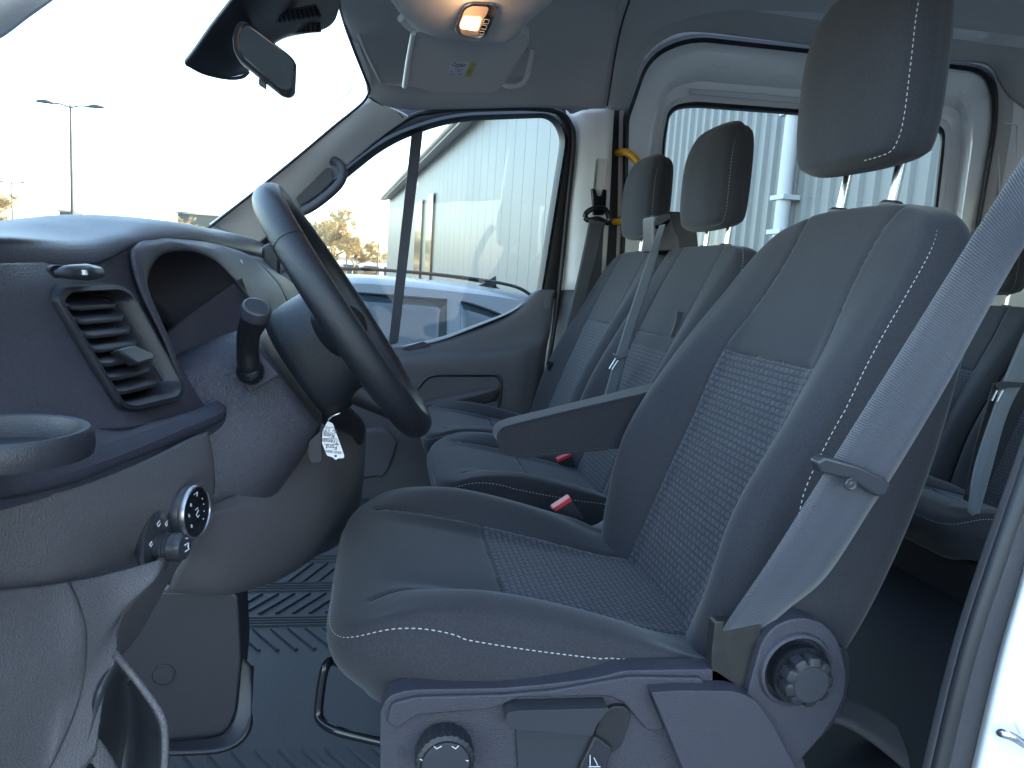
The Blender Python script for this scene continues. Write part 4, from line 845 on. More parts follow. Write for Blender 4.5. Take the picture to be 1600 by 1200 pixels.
cc = W(4, 698, .462)
lathe('cup_holder', [(.034, -.004), (.0465, -.005), (.0475, .000), (.0468, .008), (.0445, .011), (.041, .0105), (.0395, .006), (.0385, -.003), (.010, -.0035)], cc, (0, 0, 1), 'plastic', db, ns=64)
# ---- lower panel under the shelf
surf('lower_panel', cols([
 (.42, [(-190, 800), (-190, 850), (-190, 905), (-200, 935), (-215, 950)]),
 (.48, [(-60, 796), (-56, 850), (-62, 905), (-70, 930), (-90, 940)]),
 (.55, [(98, 768), (104, 830), (96, 890), (84, 912), (64, 920)]),
 (.62, [(190, 736), (200, 795), (182, 868), (160, 898), (140, 908)]),
 (.69, [(252, 708), (268, 765), (252, 836), (222, 876), (204, 890)]),
 (.76, [(300, 684), (318, 735), (308, 800), (274, 848), (254, 866)]),
 (.80, [(326, 674), (334, 722), (333, 776), (300, 826), (278, 850)])]), 'dash_low', db, n=8, n2=7, solid=.006)
surf('lower_side', [
 [(-220, 935, .40), (-60, 930, .46), (60, 918, .52), (120, 908, .55), (175, 896, .58), (258, 872, .62)],
 [(-200, 980, .41), (-60, 975, .465), (70, 965, .525), (130, 958, .55), (180, 945, .575), (240, 908, .60)],
 [(-200, 1050, .41), (-60, 1050, .465), (70, 1040, .52), (125, 1030, .545), (162, 1000, .565), (188, 964, .585)],
 [(-200, 1095, .41), (-60, 1095, .465), (66, 1088, .52), (112, 1070, .54), (152, 1042, .558), (183, 1026, .572)],
 [(-200, 1150, .41), (-60, 1150, .465), (60, 1140, .52), (100, 1120, .535), (138, 1100, .548), (164, 1080, .558)],
 [(-200, 1300, .41), (-60, 1300, .46), (40, 1290, .51), (80, 1270, .52), (110, 1230, .53), (150, 1180, .545)]], 'dash_low', db, n=8, n2=7, solid=.006)
tube('panel_gap', [W(108, 909, .542), W(122, 940, .545), W(134, 985, .543), W(133, 1040, .540), W(124, 1090, .533), W(106, 1140, .528), W(75, 1205, .520)  , W(40, 1260, .51)], .0007, 'rubber', db, ns=6)
surf('footwell_side', [
 [(333, 774, .80), (335, 780, .83), (336, 784, .86)], [(300, 824, .80), (304, 838, .84), (306, 842, .88)], [(262, 868, .66), (268, 896, .74), (270, 900, .80)],
 [(240, 905, .61), (248, 926, .70), (251, 932, .78)], [(188, 962, .585), (212, 978, .66), (224, 980, .74)], [(180, 1030, .572), (192, 1022, .64), (205, 1010, .70)]], 'dash_low', db, n=6, solid=.006)
surf('side_pocket', [
 [(184, 1030, .572), (192, 1042, .575), (200, 1058, .58)], [(160, 1075, .552), (200, 1085, .60), (232, 1098, .575)], [(148, 1120, .548), (200, 1135, .61), (254, 1142, .57)], [(130, 1180, .54), (190, 1200, .60), (256, 1210, .565)], [(100, 1260, .53), (180, 1280, .58), (256, 1290, .56)]], 'smooth', db, n=7, solid=.004)
tube('pocket_rim', [W(180, 1022, .570), W(198, 1044, .575), W(222, 1074, .573), W(247, 1110, .570), W(257, 1140, .567), W(257, 1200, .563), W(250, 1290, .56)], .0028, 'dash_low', db, ns=12, n=7)
surf('pocket_foot', [[(150, 1150, .548), (160, 1160, .552), (184, 1200, .56), (200, 1260, .56)], [(135, 1190, .545), (150, 1200, .547), (168, 1240, .55), (180, 1290, .55)]], 'dash_low', db, n=6, solid=.006)
# light switch and mirror/dimmer knob
n_ax = np.array([.80, -.52, -.02]); n_ax /= np.linalg.norm(n_ax)
def elring(px, py, Y, rad, h, ns=40, sq=1.0, ax=n_ax): return W(px, py, Y)+ax*h
sw = thing('light_switch', W(283, 798, .70), 'large round black headlamp rotary switch with silver rim and white symbols', 'switch', 'dashboard knobs')
c1 = W(277, 799, .715)
ax1 = np.array([.955, -.26, .06]); ax1 /= np.linalg.norm(ax1)
lathe('bezel', [(.026, -.012), (.031, -.004), (.0305, .0), (.028, .002), (.022, .002)], c1-ax1*.004, ax1, 'gloss', sw, ns=48)
kb = lathe('knob', [(.0255, .0), (.0252, .014), (.0245, .015), (.004, .015)], c1, ax1, 'smooth', sw, ns=48)
lathe('rim', [(.0242, .013), (.0258, .015), (.0261, .018), (.0250, .0205), (.0235, .0205), (.0228, .018)], c1, ax1, 'silver', sw, ns=64)
fc = lathe('face', [(.0232, .016), (.0232, .0195), (.003, .0197)], c1, ax1, 'gloss', sw, ns=48)
ax_t = np.cross(np.array([0, 0, 1.0]), ax1); ax_t /= np.linalg.norm(ax_t); ax_u = np.cross(ax1, ax_t)
def onface(c, ax_, t, u, h, P, r=.0005, par=None, m='mark'): return tube('printed_mark', [c+ax_*h+t*a+u*b for a, b in P], r, m, par, n=1, ns=6)
for a, b in ((-.011, .010), (-.015, .001), (-.012, -.010), (.010, .010), (.012, .004), (.012, -.003), (.010, -.010)):
    k_ = .0016 if a < 0 else .0006
    onface(c1, ax1, ax_t, ax_u, .0199, [(a, b+k_), (a+k_, b+k_*.4), (a+k_, b-k_), (a, b-k_*.7), (a, b+k_)], .00028, fc)
onface(c1, ax1, ax_t, ax_u, .0199, [(-.003, .003), (.001, .004), (.002, .001), (-.002, -.002), (0, -.005), (.003, -.004)], .0004, fc)
onface(c1, ax1, ax_t, ax_u, .0199, [(-.004, .018), (.002, .019), (.001, .015)], .0004, fc)
ms = thing('mirror_switch', W(256, 850, .67), 'small ribbed mirror adjuster knob on an oval black plate below the light switch', 'switch', 'dashboard knobs')
c2 = W(244, 852, .665)
pl = lathe('plate', [(.020, -.006), (.0225, -.001), (.022, .002), (.018, .0028), (.003, .0028)], c2, ax1, 'smooth', ms, ns=48)
for v_ in pl.data.vertices: v_.co.z = (v_.co.z-(c2-org(ms))[2])*1.35+(c2-org(ms))[2]
lathe('knob', [(.0115, .002), (.0115, .008), (.0125, .009), (.0125, .011), (.0113, .0115), (.0125, .012), (.0125, .014), (.0113, .0145), (.0125, .015), (.0125, .017), (.012, .018), (.0125, .022), (.0105, .0265), (.004, .0275)], c2+T3(0, 0, -.001), ax1, 'smooth', ms, ns=48)
for a, b, s in ((0, .020, 1), (-.013, .006, .8), (.012, .016, .8)):
    onface(c2, ax1, ax_t, ax_u, .0033, [(a-.002*s, b), (a+.002*s, b+.002*s), (a+.003*s, b-.001), (a, b-.003*s), (a-.002*s, b)], .0005, pl)
onface(c2, ax1, ax_t, ax_u, .0275, [(.001, .007), (.004, .006)], .0005, pl)
onface(c2, ax1, ax_t, ax_u, .0278, [(-.002, .002), (.004, .002), (.003, -.001), (.004, -.004), (-.002, -.004)], .0006, pl)
# ---- knee panel and centre stack side
surf('knee_panel', [
 [(318, 795, .84), (392, 762, .94), (462, 718, 1.04), (510, 680, 1.14), (548, 656, 1.26), (560, 660, 1.36), (572, 668, 1.5)],
 [(322, 812, .83), (392, 792, .91), (460, 757, 1.01), (516, 728, 1.12), (548, 715, 1.26), (560, 715, 1.38), (570, 715, 1.55)],
 [(300, 850, .84), (380, 845, .90), (450, 825, .99), (508, 800, 1.10), (540, 785, 1.25), (556, 780, 1.38), (564, 780, 1.55)],
 [(276, 895, .88), (360, 900, .92), (430, 886, 1.0), (488, 862, 1.10), (520, 840, 1.25), (536, 835, 1.38), (548, 830, 1.55)],
 [(262, 922, .94), (350, 928, .97), (405, 916, 1.04), (455, 896, 1.13), (496, 868, 1.27), (515, 860, 1.38), (530, 850, 1.55)],
 [(256, 926, 1.05), (340, 930, 1.08), (395, 915, 1.14), (445, 892, 1.23), (480, 868, 1.36), (500, 856, 1.46), (520, 845, 1.6)]], 'dash_low', db, n=8, n2=8, solid=.006)
# ---- footwell box
pb = thing('footwell_box', W(310, 1160, 1.0), 'tall black plastic box with a round cap on the footwell floor under the dashboard', 'box')
bxp = [(150, 1150), (150, 925), (262, 924), (372, 926), (377, 1030), (368, 1120), (352, 1150), (262, 1168)]
pprism('box_body', bxp, 1.00, 1.07, 'plastic', pb, r=[6, 6, 6, 14, 10, 14, 20, 6], bevel=.012, seg=4)
lathe('round_cap', [(.0155, -.002), (.0155, .0006), (.0140, .0008), (.0136, -.0004), (.0132, .0008), (.002, .0010)], W(255, 1055, .9985), (0, -1, 0), 'plastic', pb, ns=48)
surf('base_flange', [[(256, 1160, .99), (340, 1150, .99), (362, 1130, .99), (372, 1095, 1.0), (376, 1020, 1.02)], [(256, 1172, .97), (345, 1166, .97), (380, 1140, .98), (390, 1095, 1.0), (393, 1040, 1.02)], [(256, 1178, .965), (346, 1172, .965), (384, 1144, .975), (394, 1098, 1.0), (397, 1040, 1.03)]], 'plastic', pb, n=7, solid=.008)
boxes('toe_board', [(-1.10, -.58, .62, 2.48, .80, 1.25)], 'mat', db, bevel=.05)

# ================================================================== STEERING
a_ = math.atan2(.34, .238); ST = np.array([math.cos(a_), 0, -math.sin(a_)])     # down the wheel plane
SA = np.array([-math.sin(a_), 0, -math.cos(a_)]); SA /= np.linalg.norm(SA)       # forward down the column
SC = np.array([-.046, 1.0, 1.492]); RW = .1735
sw_ = thing('steering_wheel', SC, 'black leather steering wheel with thick grained rim, in front of the instrument hood', 'steering wheel')
rim_pts = [SC+RW*(math.cos(t)*np.array([0, -1, 0])+math.sin(t)*ST) for t in np.linspace(0, 2*math.pi, 97)]
def torus(name, c, R0, r, t0, t1, m, par, n=96, ns=20, inset=1.0, sc=(1, 1)):
    v = []; ts = np.linspace(t0, t1, n+1); full = abs(t1-t0-2*math.pi) < 1e-6; ts = ts[:-1] if full else ts
    for t in ts:
        d = math.cos(t)*np.array([0, -1, 0])+math.sin(t)*ST
        for j in range(ns):
            ph = 2*math.pi*j/ns; v.append(c+d*(R0+r*sc[0]*math.cos(ph))+SA*r*sc[1]*math.sin(ph))
    nr = len(ts); f = grid_faces(nr, ns, True)
    if full: f += [((nr-1)*ns+j, (nr-1)*ns+(j+1) % ns, (j+1) % ns, j) for j in range(ns)]
    else: f += [tuple(range(ns)), tuple((nr-1)*ns+j for j in range(ns))]
    return fixn(mk(name, v, f, m, par))
torus('rim', SC, RW, .0172, 0, 2*math.pi, 'leather', sw_, sc=(1, 1.12))
for t in (-.62, .62, math.pi-.62, math.pi+.62):                                # seams where the leather changes
    torus('rim_seam', SC, RW, .0177, t*1.0+(-.0) - .004, t+.004, 'rubber', sw_, n=2, sc=(1, 1.12))
# hub: rounded pad toward the driver and a skirt toward the column
def oval(c, ay, at, h, n=56, p=2.4, sh=0.0):
    out = []
    for i in range(n):
        t = 2*math.pi*i/n; cs, sn = math.cos(t), math.sin(t); q = (abs(cs)**p+abs(sn)**p)**(-1/p)
        out.append(c+np.array([0, -1, 0])*ay*q*cs+ST*(at*q*sn+sh)+SA*h)
    return out
ringloft('hub', [oval(SC, .02, .015, -.004, sh=.016), oval(SC, .058, .052, -.003, sh=.016), oval(SC, .078, .068, .006, sh=.018), oval(SC, .084, .076, .022, sh=.020), oval(SC, .082, .078, .040, sh=.024), oval(SC, .080, .080, .062, sh=.026), oval(SC, .076, .080, .080, sh=.028), oval(SC, .070, .074, .092, sh=.028), oval(SC, .04, .04, .097, sh=.028)], 'leather', sw_, cap=True, capstart=True, angle=60)
def spoke(t, w0, w1, r0, r1, name='spoke', h0=.030, t0=.016):
    d = math.cos(t)*np.array([0, -1, 0])+math.sin(t)*ST; s = np.cross(d, SA); rg = []
    for q in np.linspace(0, 1, 8):
        r_ = r0+(r1-r0)*q; w = w0+(w1-w0)*math.sin(q*math.pi/2); h = h0*(1-q)+.002*q; th = t0*(1-q)+.012*q
        rg.append([SC+d*r_+s*w*math.cos(ph)*(1 if abs(math.cos(ph)) > 0 else 1)+SA*(h+th*math.sin(ph)) for ph in np.linspace(0, 2*math.pi, 20, endpoint=False)])
    return ringloft(name, rg, 'leather', sw_, cap=True, capstart=True)
spoke(.12, .034, .026, .06, .166); spoke(math.pi-.12, .034, .026, .06, .166)
spoke(math.pi/2-.34, .026, .020, .07, .166, h0=.056, t0=.026); spoke(math.pi/2+.34, .026, .020, .07, .166, h0=.056, t0=.026)
for t in (math.pi/2-.30,):
    d = math.cos(t)*np.array([0, -1, 0])+math.sin(t)*ST; s = np.cross(d, SA)
    prism3('silver_insert', [SC+d*.10+s*.012-SA*.0+SA*.004, SC+d*.15+s*.010-SA*.006, SC+d*.15-s*.010-SA*.006, SC+d*.10-s*.012+SA*.004], SA*.008, 'silver', sw_, bevel=.002)
pts = [SC+np.array([0, -1, 0])*.0835*math.cos(t)+ST*(.078*math.sin(t))+SA*(.020)+ST*.02 for t in np.linspace(-1.2, 1.5, 50)]
tube('shroud_groove', [W(345, 634, .892), W(366, 620, .8915), W(384, 606, .8915), W(391, 614, .893), W(436, 587, .90)], .0009, 'rubber', cs_0, n=1, ns=6) if 0 else None
tube('hub_seam', pts, .0011, 'plastic', sw_, n=1, ns=6)
# column shroud
cs_ = thing('column_shroud', SC+SA*.2, 'dark grey plastic steering column shroud between the wheel hub and the dashboard', 'column cover')
def sh_ring(h, ay, up, dn, sh=0, n=56, p=2.6):
    out = []
    for i in range(n):
        t = 2*math.pi*i/n; c, s = math.cos(t), math.sin(t); q = (abs(c)**p+abs(s)**p)**(-1/p)
        out.append(SC+np.array([0, -1, 0])*ay*q*c+ST*((dn if s > 0 else up)*q*s+sh)+SA*h)
    return out
ringloft('shroud', [sh_ring(.104, .050, .030, .075), sh_ring(.106, .072, .045, .102), sh_ring(.116, .082, .052, .112), sh_ring(.15, .092, .060, .128), sh_ring(.20, .105, .068, .150), sh_ring(.27, .120, .072, .175), sh_ring(.36, .125, .07, .19)], 'dash', cs_, cap=True, capstart=True, angle=60)
# stalk on its ball joint
ski = thing('indicator_stalk', W(395, 575, .90), 'black stalk with an oval end standing out of the near side of the column shroud', 'stalk', 'column stalks')
sb_ = W(394, 578, .895)
lathe('ball', [(.003, -.015), (.011, -.011), (.0155, -.003), (.016, .003), (.0135, .010), (.009, .0145), (.003, .016)], sb_+T3(0, -.012, 0), (0, -1, 0), 'gloss', ski, ns=32)
tube('lever', [sb_+T3(0, -.008, 0), W(389, 570, .875), W(387, 545, .865), W(389, 520, .85), W(397, 500, .835), W(400, 488, .825)], [.0105, .0125, .012, .0125, .0145, .0135], 'stalk', ski, ns=18, n=8)
eo = W(400, 486, .822); lathe('end_cap', [(.0155, -.006), (.0158, .002), (.0150, .006), (.0125, .0072), (.0120, .0066), (.003, .007)], eo, (.25, -.55, .80), 'smooth', ski, ns=32)
pprism('switch_plate', [(368, 552), (402, 548), (436, 586), (390, 614), (372, 590)], .893, .90, 'dash', cs_, r=4, bevel=.002)
st2 = thing('wiper_stalk', W(560, 655, 1.12), 'black wiper stalk pointing down below the wheel hub on the far side', 'stalk', 'column stalks')
tube('lever', [W(500, 640, 1.07), W(530, 650, 1.12), W(556, 668, 1.18), W(562, 690, 1.22)], [.018, .022, .015, .006], 'plastic', st2, ns=16)
# key and paper tag hanging from the column
kt = thing('ignition_key', W(490, 705, .97), 'black key hanging in the steering column beside a paper tag', 'key')
pprism('key_head', [(482, 690), (502, 672), (503, 722), (486, 724), (481, 712)], .960, .970, 'plastic', kt, r=5, bevel=.002)
tg = thing('key_tag', W(520, 690, .97), 'white paper key tag with handwritten lines hanging below the column', 'tag')
pg = pprism('tag_paper', [(512, 658), (520, 662), (538, 712), (537, 716), (528, 716), (525, 719), (519, 714), (511, 712), (503, 692), (504, 674)], .955, .9565, 'white', tg, r=2, bevel=0)
tube('wire_ring', [W(513, 656, .957), W(520, 650, .955), W(530, 646, .955), W(535, 644, .96)], .0012, 'chrome', tg, ns=8)
for i, (x0, y0, x1) in enumerate(((508, 667, 521), (505, 676, 524), (505, 685, 527), (507, 694, 530))): tube('printed_line', [W(x0, y0, .9545), W(x1, y0+1, .9545)], .00035, 'ink', pg, n=1, ns=5)
def tagtext(s, x, y, size): return text('handwriting', s, W(x, y, .9540), (W(x-9, y-1, .954)-W(x, y, .954)), (W(x, y+9, .954)-W(x, y, .954)), size, 'ink', pg)
for s, x, y in (('Pr 177', 515, 671.5), ('Kiox', 514, 680.5), ('Transit', 516, 689.5), ('Ford', 518, 698.5), ('05.01.2024', 521, 706)):
    tagtext(s, x, y, .0075 if len(s) < 8 else .0045)
lathe('tag_hole', [(.0016, -.0002), (.0016, .0004), (.0003, .0004)], W(524.5, 712.5, .9546), (0, -1, 0), 'ink', pg, ns=12)
# ================================================================== OUTSIDE
M['asphalt'] = mat('paving', (0.24, 0.235, 0.23), 0.85, grain=0.6, gscale=60, var=0.25, vscale=1.5)
M['sheet'] = mat('shed_sheet', (0.155, 0.162, 0.163), 0.42, metal=0.15, var=0.05, vscale=.3)
M['sheet_far'] = mat('far_hall', (0.62, 0.64, 0.66), 0.6)
M['trim_w'] = mat('gutter_metal', (0.36, 0.33, 0.28), 0.45)
M['dark_win'] = mat('dark_window', (0.03, 0.05, 0.06), 0.1)
M['bark'] = mat('bark', (0.16, 0.12, 0.08), 0.9, var=.3, vscale=12)
M['twig'] = mat('twigs', (0.34, 0.26, 0.14), 0.9, var=.35, vscale=2)
M['pole'] = mat('pole_metal', (0.45, 0.46, 0.47), 0.5)
M['mast'] = mat('mast_metal', (0.06, 0.065, 0.07), 0.7)
M['carpaint'] = mat('pale_blue_paint', (0.14, 0.15, 0.155), 0.4, metal=.2, coat=.25)
M['carglass'] = mat('car_glass', (0.03, 0.042, 0.048), 0.05, spec=.8, rvar=.0)
M['tyre'] = mat('tyre', (0.02, 0.02, 0.02), 0.8)
g = mk('ground', [(-900, -900, 0), (900, -900, 0), (900, 900, 0), (-900, 900, 0)], [(0, 1, 2, 3)], 'asphalt'); tag(g, kind='structure')
# ---- metal-clad shed: long wall running away from the van, nearer end outside the side window
sh = thing('metal_shed', (6, 25, 0), 'long pale blue-grey metal-clad shed with eave gutter, outside the side windows', 'shed')
A = np.array([5.35, -6.0]); B = np.array([.25, 52.0]); dirw = (B-A)/np.linalg.norm(B-A); nrm = np.array([-dirw[1], dirw[0]]); L_ = np.linalg.norm(B-A); HZ = 6.55
def wv_profile():
    v = []; s = 0; pts = []
    while s < L_:
        Yn = A[1]+dirw[1]*s
        if Yn < 15: pts += [(s, 0), (s+.11, 0), (s+.135, .035), (s+.175, .035), (s+.20, 0)]; s += .20
        else: pts += [(s, 0), (s+.97, 0), (s+.985, -.03), (s+1.0, 0)]; s += 1.0
    return pts
pr_ = wv_profile(); v = []
for s, d in pr_:
    p = A+dirw*s+nrm*d; v += [(p[0], p[1], 0), (p[0], p[1], HZ)]
mk('wall', v, [(2*i, 2*i+2, 2*i+3, 2*i+1) for i in range(len(pr_)-1)], 'sheet', sh, smooth=False)
E2 = B-nrm*22; A2 = A-nrm*22
def q3(p, z): return (p[0], p[1], z)
mk('end_wall', [q3(B, 0), q3(B, HZ), q3((B+E2)/2, HZ+3.2), q3(E2, HZ), q3(E2, 0), q3(A2, 0), q3(A2, HZ), q3((A+A2)/2, HZ+3.2), q3(A, HZ), q3(A, 0)], [(0, 1, 2, 3, 4), (5, 6, 7, 8, 9), (4, 3, 6, 5)], 'sheet', sh, smooth=False)
o1 = B+nrm*.55+dirw*.9; o2 = A+nrm*.55-dirw*.9; r1 = (B+E2)/2+dirw*.9; r2 = (A+A2)/2-dirw*.9
mk('roof', [q3(o1, HZ-.02), q3(o2, HZ-.02), q3(r2, HZ+3.3), q3(r1, HZ+3.3), q3(E2+dirw*.9, HZ), q3(A2-dirw*.9, HZ)], [(0, 1, 2, 3), (3, 2, 5, 4)], 'trim_w', sh, smooth=False, solid=.16)
tube('gutter', [q3(o1, HZ-.02), q3((o1+o2)/2, HZ-.02), q3(o2, HZ-.02)], .10, 'trim_w', sh, n=1, ns=10)
for yy, ww in ((35.3, 2.2), (31.95, 1.6)):
    s = (yy-A[1])/dirw[1]; p = A+dirw*s+nrm*.06; w_ = dirw*ww
    prism3('window', [q3(p, .8), q3(p+w_, .8), q3(p+w_, 5.0), q3(p, 5.0)], (nrm[0]*.04, nrm[1]*.04, 0), 'dark_win', sh, bevel=0)
s = (7.25-A[1])/dirw[1]; p = A+dirw*s+nrm*.14
dp = tube('downpipe', [q3(p, 0), q3(p, 3), q3(p, HZ-.05)], .075, 'pole', sh, n=1, ns=14)
for z in (2.55, 2.2, 3.4): prism3('pipe_bracket', [q3(p+nrm*.09-dirw*.12, z), q3(p+nrm*.09+dirw*.12, z), q3(p+nrm*.09+dirw*.12, z+.05), q3(p+nrm*.09-dirw*.12, z+.05)], (-nrm[0]*.2, -nrm[1]*.2, 0), 'pole', dp, bevel=.004)
# ---- trees: bare crowns in low sun
def tree(px, py_base, py_top, Y, spread, label, seed, dense=1.0):
    r = random.Random(seed); base = W(px, py_base, Y); base[2] = 0; top = W(px, py_top, Y)[2]; Hh = top
    t = thing('bare_tree', base, label, 'tree', 'bare trees in the distance')
    segs = []; v, f = [], []
    def limb(p, d, ln, rad, depth):
        n = 3; P = [p]
        for i in range(n):
            d = d+np.array([r.gauss(0, .12), r.gauss(0, .12), r.gauss(0, .06)]); d /= np.linalg.norm(d); P.append(P[-1]+d*ln/n)
        _, fr = frames(P, (1, .1, 0)); k = len(v)
        for i, q in enumerate(P):
            rr = rad*(1-.55*i/n)
            for j in range(5): th = 2*math.pi*j/5; v.append(q+rr*(math.cos(th)*fr[i][1]+math.sin(th)*fr[i][2]))
        for i in range(n):
            for j in range(5): f.append((k+i*5+j, k+i*5+(j+1) % 5, k+i*5+5+(j+1) % 5, k+i*5+5+j))
        if depth > 0:
            for c in range(4 if depth > 1 else 4):
                q = P[r.choice((1, 2, 3, 3))]; e = d+np.array([r.gauss(0, .65)*spread, r.gauss(0, .65)*spread, r.gauss(.1, .4)]); e /= np.linalg.norm(e)
                limb(q, e, ln*r.uniform(.6, .8), rad*.5, depth-1)
        else: segs.append((P[-1], d, ln))
    limb(base, np.array([0, 0, 1.0]), Hh*.36, Hh*.022, 4)
    mk('trunk', v, f, 'bark', t, angle=80)
    tv, tf = [], []
    for p, d, ln in segs:
        for _ in range(int(26*dense)):
            a = p-d*ln*r.random()*.8+np.array([r.gauss(0, .3) for _ in range(3)])*Hh*.035; e = np.array([r.gauss(0, 1), r.gauss(0, 1), r.gauss(.4, .8)]); e /= np.linalg.norm(e); e *= Hh*r.uniform(.02, .045)
            s_ = np.cross(e, [r.random(), r.random(), r.random()]); s_ *= Hh*.0022/max(1e-6, np.linalg.norm(s_)); k = len(tv)
            tv += [a-s_, a+s_, a+e+s_*.3, a+e-s_*.3]; tf.append((k, k+1, k+2, k+3))
    mk('crown', tv, tf, 'twig', t, smooth=False)
tree(515, 410, 322, 75, 1.45, 'wide bare tree lit warm by low sun, left of the window divider bar', 3, 4.5)
tree(483, 405, 334, 80, 1.3, 'shorter bare tree just left of the wide tree behind the steering wheel', 4, 3.8)
tree(14, 360, 300, 85, 1.5, 'bare tree at the left edge beyond the dashboard', 5, 4.0)
tree(548, 410, 352, 78, 1.3, 'low bare tree between the wide tree and the window divider bar', 8, 3.5)
tree(283, 352, 327, 110, 1.1, 'small distant bare tree seen above the far end of the dashboard', 6, 1.3)
# ---- far halls
def hall(x0, x1, yt, Y, label, m, depth=12, band=None):
    a = W(x0, yt, Y); b = W(x1, yt, Y); h = thing('hall_building', ((a[0]+b[0])/2, Y, 0), label, 'building')
    z1 = (a[2]+b[2])/2; boxes('wall', [(a[0], b[0], Y, Y+depth, 0, z1)], m, h); boxes('roof', [(a[0]-.3, b[0]+.3, Y-.3, Y+depth, z1+.004, z1+.35)], 'trim_w', h)
    if band:
        n = band; w = (b[0]-a[0])/n
        for i in range(n): boxes('window', [(a[0]+w*(i+.12), a[0]+w*(i+.88), Y-.05, Y-.003, z1*.30, z1*.78)], 'dark_win', h)
hall(500, 660, 408, 95, 'long white industrial hall with window band behind the parked car', 'sheet_far', band=5)
hall(278, 352, 336, 150, 'dark distant building seen over the dashboard next to the pillar', 'dark_win')
hall(93, 116, 331, 160, 'tiny distant building at the foot of the tall lamp post', 'dark_win')
# ---- lamp posts
def lamp(px, pyt, Y, label, arms=True):
    b = W(px, 420, Y); t = W(px, pyt, Y); p = thing('lamp_post', (t[0], Y, 0), label, 'lamp post', 'car park lamp posts')
    H = t[2]; tube('pole', [(t[0], Y, 0), (t[0], Y, H*.5), (t[0], Y, H)], [H*.012, H*.006], 'mast', p, n=1, ns=10)
    if arms:
        for s in (-1, 1):
            a = tube('arm', [(t[0], Y, H*.985), (t[0]+s*H*.05, Y, H*1.0), (t[0]+s*H*.09, Y, H*1.0)], H*.004, 'mast', p, ns=8)
            tube('lamp_head', [(t[0]+s*H*.09, Y, H*1.0), (t[0]+s*H*.13, Y, H*1.006), (t[0]+s*H*.175, Y, H*1.003)], [H*.006, H*.012, H*.006], 'mast', a, ns=10, n=3)
lamp(110, 164, 40, 'tall double-arm lamp post against the white sky above the dashboard')
lamp(18, 285, 85, 'smaller distant lamp post in front of the tree at the left edge')
lamp(543, 358, 80, 'thin pale pole in front of the trees beside the steering wheel rim', False)
lamp(593, 345, 60, 'slim white pole just left of the window divider bar', False)
# ---- parked estate car
pc = thing('parked_car', (.1, 4.9, 0), 'pale blue estate car with roof rails parked beside the van, seen through the passenger window', 'car')
st_x = [-2.35, -2.15, -1.5, -.95, -.3, .25, .80, 1.25, 1.62, 1.72]
# outlines per station: half-width at sill, belt, roof; heights of belt and roof
zr = [.62, .80, .93, 1.06, 1.445, 1.505, 1.495, 1.46, 1.38, 1.05]; zb = [.58, .76, .88, .97, .99, 1.0, 1.02, 1.04, 1.05, .98]
hwb = [.70, .84, .90, .92, .93, .93, .92, .90, .85, .80]; hwr = [.60, .76, .82, .84, .66, .66, .66, .64, .62, .74]
CY = 4.95; rgs = []
for x, r1_, b1_, w1_, w2_ in zip(st_x, zr, zb, hwb, hwr):
    half = [(w1_*.92, .28), (w1_, .45), (w1_*1.01, .70), (w1_, b1_), (w1_*.985, b1_+.02), (w2_+(w1_-w2_)*.4, b1_+(r1_-b1_)*.62), (w2_*1.02, r1_-.03), (w2_*.88, r1_), (w2_*.45, r1_+.015), (0, r1_+.02)]
    rgs.append([T3(x, CY-a, z) for a, z in half]+[T3(x, CY+a, z) for a, z in reversed(half[:-1])])
cc_ = [crw([rgs[i][j] for i in range(len(rgs))], 5) for j in range(len(rgs[0]))]; rr_ = [[cc_[j][i] for j in range(len(cc_))] for i in range(len(cc_[0]))]
ringloft('body', rr_, 'carpaint', pc, closed=True, cap=True, capstart=True, angle=35)
CARX = -.42
# near-side glasshouse: panes with dark surrounds
def sidez(x): return np.interp(x, st_x, zb)+.035, np.interp(x, st_x, zr)-.085
def sidept(x, z):
    b_, r_ = np.interp(x, st_x, zb), np.interp(x, st_x, zr); w1_, w2_ = np.interp(x, st_x, hwb), np.interp(x, st_x, hwr)
    return CY-np.interp(z, [b_, b_+(r_-b_)*.62, r_-.03], [w1_*.985, w2_+(w1_-w2_)*.4, w2_*1.02])
for xs, nm in (((-.62, -.55, .02), 'front_window'), ((.10, .12, .78), 'rear_window'), ((.86, .86, 1.42), 'quarter_window')):
    x0, xm, x1 = xs; n = 10; V = []; 
    for i in range(n+1):
        x = x0+(x1-x0)*i/n; lo, hi = sidez(x)
        if nm == 'front_window': hi = min(hi, lo+max(.0, (x-x0)*1.05)+.01)
        if nm == 'quarter_window': hi = lo+(hi-lo)*(1-.55*((x-x0)/(x1-x0))**1.6)
        for k in range(5): z = lo+(hi-lo)*k/4; V.append((x, sidept(x, z)-.006, z))
    w = mk(nm, V, face_cam(V, grid_faces(n+1, 5)), 'carglass', pc, solid=.008, soff=0)
    tube('window_trim', [np.array(V[5*i+4])+T3(0, -.006, .006) for i in range(n+1)], .007, 'gloss', w, n=1, ns=6)
rl = [(x, CY-.60, np.interp(x, st_x, zr)+dz) for x, dz in ((-.35, .02), (-.2, .05), (.2, .055), (.7, .06), (1.15, .055), (1.32, .01))]
tube('roof_rail', rl, .010, 'gloss', pc, ns=10); tube('roof_rail', [(x, 2*CY-y, z) for x, y, z in rl], .010, 'gloss', pc, ns=10)
prism3('antenna_fin', [(1.02, CY-.02, 1.49), (1.10, CY-.02, 1.535), (1.16, CY-.02, 1.575), (1.17, CY-.02, 1.48)], (0, .03, 0), 'gloss', pc, bevel=.006)
